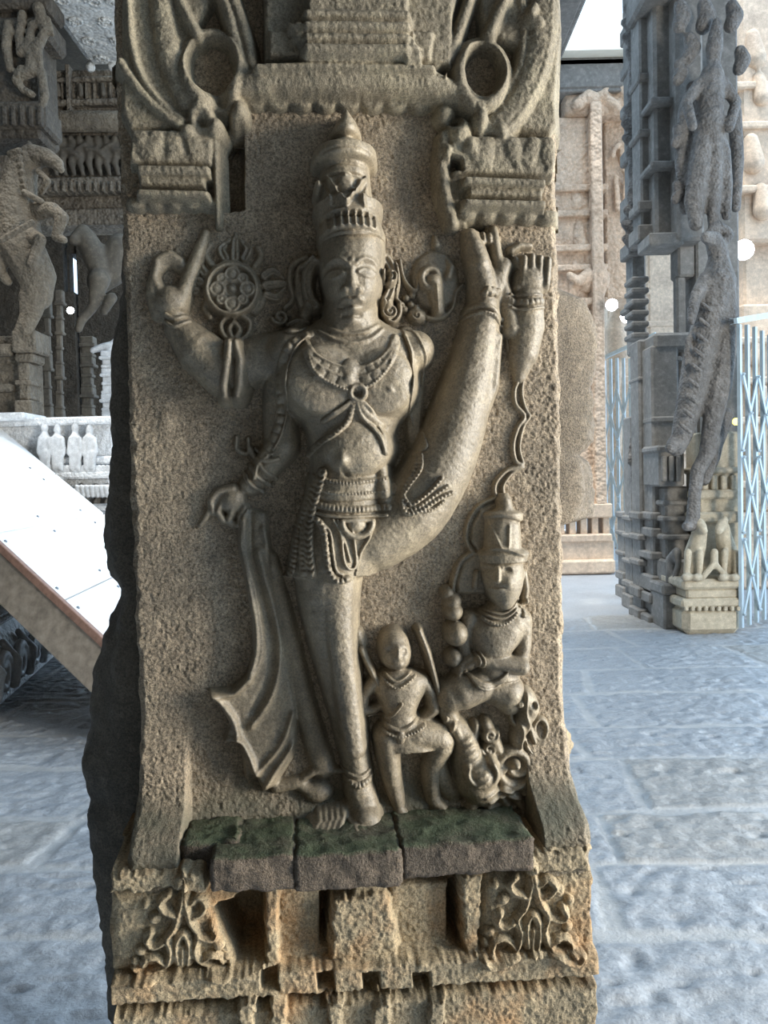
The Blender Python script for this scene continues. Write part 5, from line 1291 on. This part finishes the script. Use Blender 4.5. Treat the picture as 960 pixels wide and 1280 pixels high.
# ------------------------------------------------------------------ lamps
M_BULB = glow('lamp glass', (.95, .98, 1), 40); M_YEL = glow('yellow lamp glass', (1, .8, .12), 6); M_HOUS = plain('lamp housing', (.25, .26, .28), .4, .6)
def lamp(label, x, y, d, r, mat=M_BULB):
    p = W(x, y, d); t = thing('flood_lamp', label, 'lamp', p)
    bm = bmesh.new(); ball(bm, (0, 0, 0), r, 1, .7, 1, sub=3); link('bulb', bm, mat, t, True)
    bm = bmesh.new(); cone(bm, (0, r * .35, 0), (0, r * 1.6, 0), r * 1.02, r * .55, 18); cone(bm, (0, r * 1.5, 0), (0, r * 2.6, .0), r * .25, r * .25, 10); link('housing', bm, M_HOUS, t)
    return t
lamp('glowing white lamp, left of the pair behind the folding gate', 765, 381, 12.0, .085); lamp('glowing white lamp, right of the pair behind the folding gate', 784, 395, 11.6, .09)
lamp('bright white lamp beside the rearing lion near the right edge', 930, 312, 9.4, .11); lamp('small yellow lamp glowing on the right gate', 920, 527, 8.3, .035, M_YEL)
lamp('small white lamp glowing in the dark hall at left', 88, 388, 12.5, .05)

# ------------------------------------------------------------------ raised pavilion at left
pv = thing('carved_pavilion', 'dark carved stone pavilion on a raised moulded platform at left', 'pavilion', FL(-30, 860))
A0, B0 = FL(-60, 935), FL(118, 775)
dx_ = (B0 - A0).normalized(); nx_ = Vector((dx_.y, -dx_.x, 0))
A1 = A0 - dx_ * 3; B1 = B0 + dx_ * 1.2
prof_ = [(-.1, 0), (0, 0), (0, .10), (-.06, .12), (-.05, .20), (-.02, .30), (-.10, .42), (-.12, .46), (-.06, .50), (-.06, .56), (-.14, .60), (-.14, .66), (-.05, .70), (-.02, .76), (-.06, .80), (-.3, .82), (-3, .82)]
bm = bmesh.new(); sweep(bm, prof_, [(A1.x, A1.y, nx_.x, nx_.y), (B1.x, B1.y, nx_.x, nx_.y)]); sub('platform', bm, M_PALE, root=pv)
bm = bmesh.new()
Lp = (B1 - A1).length
for i in range(int(Lp / .42)):
    o_ = A1 + dx_ * (.2 + i * .42) + nx_ * .0
    pts = []
    for k in range(18):
        a = k * .5; r = .15 - .11 * k / 18
        q = o_ + dx_ * (r * math.cos(a)) + nx_ * .02; pts.append((q.x, q.y, .2 + r * math.sin(a), .034))
    limb(bm, pts, 6)
    q = o_ + dx_ * .21; limb(bm, [(q.x + nx_.x * .03, q.y + nx_.y * .03, .08, .04), (q.x + nx_.x * .05, q.y + nx_.y * .05, .24, .05), (q.x - nx_.x * .04, q.y - nx_.y * .04, .38, .03)], 6)
subf('scroll_frieze', bm, .02, M_PALEP, root=pv)
for z, off, r in ((.53, -.05, .022), (.63, -.13, .02)):
    bm = bmesh.new(); q0, q1 = A1 + nx_ * off, B1 + nx_ * off
    limb(bm, [(q0.x, q0.y, z, .012), (q1.x, q1.y, z, .012)], 6)
    for i in range(int(Lp / .09)):
        q = A1 + dx_ * (i * .09) + nx_ * off; ball(bm, (q.x, q.y, z), r, sub=1)
    subf('bead_moulding', bm, .009, M_PALEP, root=pv, sm=1)
DP = 8.6
bm = bmesh.new()
pbox(bm, -60, 143, 522, 532, DP - .08, .5, .02); pbox(bm, -60, 140, 532, 572, DP + .05, .4, .01); pbox(bm, -60, 142, 572, 582, DP - .03, .4, .02); pbox(bm, -60, 143, 590, 600, DP - .08, .6, .02)
pbox(bm, -60, 140, 600, 800, DP + .15, .5, .01); pbox(bm, 90, 150, 606, 622, DP - .2, .5, .04); pbox(bm, 90, 150, 630, 642, DP - .2, .5, .03); pbox(bm, -60, 30, 516, 526, DP - .3, .6, .02)
sub('parapet', bm, M_PALE, root=pv)
bm = bmesh.new()
for i in range(34):
    x = -20 + i * 5; limb(bm, pl([(x, 590, 2.4), (x + 4, 583, 2.4)], DP - .06), 6)
limb(bm, pl([(-24, 587, 1.6), (150, 586, 1.6)], DP - .05), 6); subf('rope_moulding', bm, .009, M_PALEP, root=pv, sm=1)
bm = bmesh.new(); limb(bm, pl([(94, 614, 2), (150, 613, 2)], DP - .21), 6)
for i in range(9): limb(bm, pl([(96 + i * 6, 608, 2.6, -.02), (98 + i * 6, 620, 2.6)], DP - .22), 6)
subf('fluted_moulding', bm, .009, M_PALEP, root=pv, sm=1)
for x, h_ in ((56, 0), (72, 4), (94, 1), (112, 6)):
    bm = bmesh.new()
    limb(bm, pl([(x, 583, 6), (x, 560, 6.5), (x, 548, 7), (x, 541 + h_ * .5, 4)], DP - .05)); limb(bm, pl([(x, 535 + h_ * .6, 5), (x, 527 + h_, 3.5)], DP - .05)); limb(bm, pl([(x - 6, 548, 3), (x - 8, 566, 3), (x - 3, 572, 3)], DP - .08)); limb(bm, pl([(x + 6, 548, 3), (x + 8, 564, 3), (x + 4, 574, 3)], DP - .08))
    limb(bm, pl([(x - 4, 586, 3.5), (x - 4, 566, 4)], DP - .07)); limb(bm, pl([(x + 4, 586, 3.5), (x + 4, 566, 4)], DP - .07))
    subf('parapet_figure', bm, .012, M_PALEP, root=pv)
bm = bmesh.new()
for x in (62, 84, 102, 120, 134): limb(bm, pl([(x, 636, 4), (x + 2, 618, 5), (x, 606, 3)], DP + .1)); limb(bm, pl([(x - 4, 634, 2.5), (x + 5, 612, 2.5)], DP + .05))
subf('dancing_figure', bm, .014, M_GREYP, root=pv)
# entablature and dark depth of the pavilion
DE = 10.9
bm = bmesh.new()
pbox(bm, -80, 190, 88, 140, DE, .6, .02); pbox(bm, -80, 190, 124, 132, DE - .1, .4, .02); pbox(bm, -80, 190, 96, 102, DE - .08, .4, .02)
pbox(bm, -80, 190, 166, 222, DE + .1, .5, .02); pbox(bm, -80, 190, 222, 240, DE - .02, .5, .02); pbox(bm, -80, 190, 262, 282, DE + .1, .5, .02); pbox(bm, -80, 190, 238, 262, DE + .2, .5, .02)
for i in range(10):
    x = 66 + i * 10
    pbox(bm, x, x + 3, 103, 123, DE - .05, .2, .005); pbox(bm, x + 1, x + 4, 226, 238, DE - .08, .2, .005)
pbox(bm, 82, 87, 80, 142, DE - .12, .3, .01)
sub('entablature', bm, M_ENT, root=pv)
bm = bmesh.new()
pts0 = [W(x, 152, DE - .1) for x in (-80, 190)]; limb(bm, [(*pts0[0], .13), (*pts0[1], .13)], 14); sub('roll_cornice', bm, M_HORSE, root=pv, smooth=True)
bm = bmesh.new()
for i, x in enumerate(range(66, 160, 11)): limb(bm, pl([(x, 172, 4), (x + 3, 186, 5), (x + 1, 205, 4), (x + 5, 218, 3)], DE)); limb(bm, pl([(x - 3, 186, 2.5), (x + 7, 180 + (i % 3) * 7, 2.5)], DE - .05))
for x in (72, 100, 128): limb(bm, pl([(x, 106, 3), (x + 1, 118, 4)], DE - .06))
subf('frieze_figure', bm, .02, M_BROWNP, root=pv)
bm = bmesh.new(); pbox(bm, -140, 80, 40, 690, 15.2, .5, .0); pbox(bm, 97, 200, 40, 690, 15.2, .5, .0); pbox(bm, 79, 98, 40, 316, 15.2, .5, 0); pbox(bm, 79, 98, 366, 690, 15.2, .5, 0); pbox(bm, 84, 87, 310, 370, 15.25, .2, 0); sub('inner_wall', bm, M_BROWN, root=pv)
# slender inner columns and animal brackets
def column(x, y0, y1, d, r, mat, lean=0):
    bm = bmesh.new()
    n = 9
    for k in range(n):
        a = y0 + (y1 - y0) * k / n; b = y0 + (y1 - y0) * (k + 1) / n; rr = r * (1, .75, .9, .7, .72, .95, .7, .85, 1.1)[k]
        pbox(bm, x + lean * k - rr, x + lean * k + rr, a, b - .5, d - rr * d / FPX, 2 * rr * d / FPX, .012)
        pbox(bm, x + lean * k - rr * 1.25, x + lean * k + rr * 1.25, b - 4, b, d - rr * 1.25 * d / FPX, 2.5 * rr * d / FPX, .01)
    return sub('column', bm, mat, root=pv)
column(73, 362, 530, 9.6, 5, M_BROWNP); column(58, 330, 530, 11.5, 5, M_BROWNP); column(134, 438, 535, 9.4, 9, M_PALEP); column(108, 420, 535, 12.5, 8, M_BROWNP)
bm = bmesh.new(); limb(bm, pl([(136, 438, 5), (146, 424, 4), (156, 418, 4)], 9.4)); limb(bm, pl([(116, 438, 4), (128, 434, 5), (140, 430, 4)], 9.4)); subf('column_bracket', bm, .016, M_PALEP, root=pv)
bm = bmesh.new()
limb(bm, pl([(98, 412, 5), (102, 400, 6), (116, 385, 6), (120, 370, 9), (124, 350, 14)], 10.0)); limb(bm, pl([(124, 352, 16), (140, 340, 18), (150, 310, 18)], 10.2)); limb(bm, pl([(130, 390, 5), (140, 372, 7)], 10)); limb(bm, pl([(108, 300, 14), (118, 318, 16), (126, 340, 14)], 10.1)); limb(bm, pl([(104, 290, 10), (92, 300, 7, -.1)], 10.1))
subf('rearing_horse', bm, .025, M_BROWNP, root=pv)

# rearing horse pier standing on the platform corner
hr = thing('horse_pillar', 'brown stone pillar with a rearing horse at the left edge of the photo', 'pillar', W(20, 522, 9.0))
DH = 8.9
bm = bmesh.new()
pbox(bm, -30, 36, 420, 528, DH + .12, .4, .02); pbox(bm, 14, 44, 412, 440, DH - .05, .4, .02); pbox(bm, 18, 40, 440, 452, DH, .35, .02); pbox(bm, 22, 36, 452, 500, DH + .02, .3, .02); pbox(bm, 17, 39, 500, 528, DH - .02, .35, .02)
pbox(bm, 18, 38, 475, 481, DH, .3, .01); pbox(bm, -40, 14, 430, 445, DH, .4, .02); pbox(bm, -40, 14, 480, 490, DH, .4, .02)
pbox(bm, -40, 40, 526, 720, DH + .42, .4, .03)
sub('pedestal', bm, M_HORSE, root=hr)
bm = bmesh.new()
limb(bm, pl([(22, 250, 24), (26, 215, 20), (40, 196, 16), (58, 196, 11, -.1), (72, 205, 8, -.2), (76, 212, 5, -.22)], DH)); limb(bm, pl([(40, 188, 5), (36, 178, 3)], DH))
limb(bm, pl([(20, 260, 26), (28, 310, 27), (46, 345, 24), (48, 370, 18)], DH)); limb(bm, pl([(40, 372, 16), (36, 395, 11), (24, 418, 8)], DH)); limb(bm, pl([(50, 360, 14), (44, 388, 10), (34, 412, 8)], DH - .05))
limb(bm, pl([(40, 265, 14), (66, 262, 9, -.2), (78, 272, 8, -.25), (70, 296, 6, -.22), (80, 300, 5, -.25)], DH)); limb(bm, pl([(30, 290, 12), (50, 300, 8, -.2), (40, 330, 6, -.22)], DH)); limb(bm, pl([(8, 290, 10), (0, 340, 8), (10, 352, 6)], DH))
subf('horse', bm, .018, M_HORSE, root=hr)
bm = bmesh.new()
limb(bm, pl([(48, 214, 4), (60, 226, 4, -.1), (52, 240, 4)], DH - .1)); limb(bm, pl([(30, 240, 4, -.12), (52, 252, 4, -.1)], DH - .1)); limb(bm, pl([(2, 300, 4, -.2), (40, 278, 4, -.2)], DH - .1))
for k in range(7): limb(bm, pl([(12 + k * 2, 212 + k * 9 - 20, 4, -.1), (24 + k * 1.5, 206 + k * 9 - 18, 4, -.17)], DH))
subf('bridle_strap', bm, .014, M_HORSE, root=hr)
bm = bmesh.new()
pbox(bm, -40, 50, -12, 170, DH + .1, .5, .03); pbox(bm, -40, 56, 126, 160, DH - .05, .5, .03); pbox(bm, -40, 50, 158, 172, DH, .5, .03); pbox(bm, -40, 62, 20, 48, DH, .5, .04); pbox(bm, -40, 60, -14, 8, DH - .05, .5, .04)
for i in range(5): pbox(bm, 2 + i * 11, 8 + i * 11, 132, 156, DH - .09, .1, .01)
sub('upper_block', bm, M_BROWN, root=hr)
bm = bmesh.new()
for a in ([(48, 10, 8), (56, 40, 6), (46, 62, 7), (50, 80, 5)], [(40, 30, 5), (36, 56, 6), (40, 90, 7), (22, 96, 6), (26, 84, 4)], [(52, 90, 6), (56, 120, 6), (50, 140, 5)], [(20, 100, 6), (28, 112, 5), (40, 118, 5)], [(10, 30, 6), (8, 60, 7), (12, 86, 5)], [(28, 18, 6), (24, 44, 5), (26, 66, 6)], [(60, 24, 4), (66, 44, 3)]):
    limb(bm, pl(a, DH - .02))
subf('rider_carving', bm, .02, M_HORSE, root=hr)

# ------------------------------------------------------------------ boarded ramp
M_BOARD = plain('white painted board', (.93, .93, .93), .4, var=.05, sc=6, bump=.06, spec=.4)
M_RED = plain('worn red edge strip', (.30, .175, .13), .6, var=.25, sc=30); M_BEAMW = plain('grey brown timber', (.30, .255, .205), .75, var=.3, sc=18, bump=.4)
rmp = thing('boarded_ramp', 'white boarded ramp with red edging and a timber beam at left', 'ramp', FL(60, 860))
n1, n2 = W(-16, 668, 5.3), W(75, 752, 5.0); dn = (n2 - n1)
f1 = W(130, 642, 8.0)
nrm = dn.cross(f1 - n1).normalized()
if nrm.z < 0: nrm = -nrm
dn1 = dn.normalized(); wv = (f1 - n1); wv = (wv - dn1 * wv.dot(dn1)); wl = wv.length; wv.normalize()
sk = (f1 - n1).dot(dn1)
def slab(bm, s0, s1, w0, w1, t0, t1, bev=.004):        # along the slope, across it, through it
    def q(s_, w_, t_): return n1 + dn1 * (s_ + sk * w_ / wl) + wv * w_ + nrm * t_ - rmp.location
    vs = [bm.verts.new(q(a, b, c)) for c in (t0, t1) for a, b in ((s0, w0), (s1, w0), (s1, w1), (s0, w1))]
    fs = [bm.faces.new([vs[k] for k in f_]) for f_ in ((3, 2, 1, 0), (4, 5, 6, 7), (0, 1, 5, 4), (1, 2, 6, 5), (2, 3, 7, 6), (3, 0, 4, 7))]
    bmesh.ops.bevel(bm, geom=list({e for f_ in fs for e in f_.edges}), offset=bev, segments=1, affect='EDGES')
bl = dn.length
for i in range(-4, 3):
    bm = bmesh.new(); slab(bm, i * bl + .007, (i + 1) * bl - .007, .04, wl, -.03, 0)
    for w_ in (.12, wl * .4, wl * .8):
        for e_ in (.14, .86):
            q = n1 + dn1 * ((i + e_) * bl + sk * w_ / wl) + wv * w_ - rmp.location
            for v in bmesh.ops.create_icosphere(bm, subdivisions=1, radius=.013, matrix=Matrix.Translation(q))['verts']:
                for f_ in v.link_faces: f_.material_index = 1
    link('board', bm, [M_BOARD, M_RIVET], rmp)
bm = bmesh.new(); slab(bm, -4 * bl, 3 * bl, 0, .05, -.035, .012); link('edge_strip', bm, M_RED, rmp)
bm = bmesh.new(); slab(bm, -4 * bl, 3 * bl, .01, .10, -.27, -.03); link('side_beam', bm, M_BEAMW, rmp)
bm = bmesh.new(); slab(bm, -4 * bl, 3 * bl, .05, wl - .01, -.045, -.031); link('under_deck', bm, M_BEAMW, rmp)
bm = bmesh.new(); slab(bm, -4 * bl, 3 * bl, wl - .10, wl, -.27, -.03); link('side_beam', bm, M_BEAMW, rmp)
# upper part of the front pillar up to the ceiling
bm = bmesh.new()
za = ORG.z + (600 + 320) * S
for z0, z1, g_ in ((za - .12, za + .25, .02), (za + .25, za + .5, .10), (za + .5, CZ, .0)):
    vs = bx(bm, -.34 - g_, .34 + g_, -.32 - g_, .34 + g_, z0, z1, .02, M=Matrix.Rotation(PSI, 4, 'Z'))
link('upper_shaft', bm, M_CAP, pillar)
# ================================================================== LIGHT
wd = bpy.data.worlds.new('sky'); SC.world = wd; wd.use_nodes = True
bg = wd.node_tree.nodes['Background']; bg.inputs[0].default_value = (.56, .77, 1, 1); bg.inputs[1].default_value = 2.8
l = bpy.data.lights.new('daylight', 'AREA'); l.shape = 'RECTANGLE'; l.size = 2.0; l.size_y = 2.6; l.energy = 800; l.color = (1, .93, .80)
lo_ = bpy.data.objects.new('daylight', l); C.objects.link(lo_); lo_.location = (5.7, 0.05, 1.7)
lo_.rotation_euler = (Vector((0, 1.25, 1.35)) - lo_.location).to_track_quat('-Z', 'Y').to_euler()
s2 = bpy.data.lights.new('sun', 'SUN'); s2.energy = 4.0; s2.angle = math.radians(12); s2.color = (1, .97, .9)
so_ = bpy.data.objects.new('sun', s2); C.objects.link(so_); so_.location = (1, 12, 14); so_.rotation_euler = Vector((.30, .25, -1)).to_track_quat('-Z', 'Y').to_euler()  # 'noon sun'
SC.view_settings.view_transform = 'Standard'; SC.view_settings.look = 'None'; SC.view_settings.gamma = 1; SC.view_settings.exposure = 0
SC.view_settings.use_curve_mapping = False
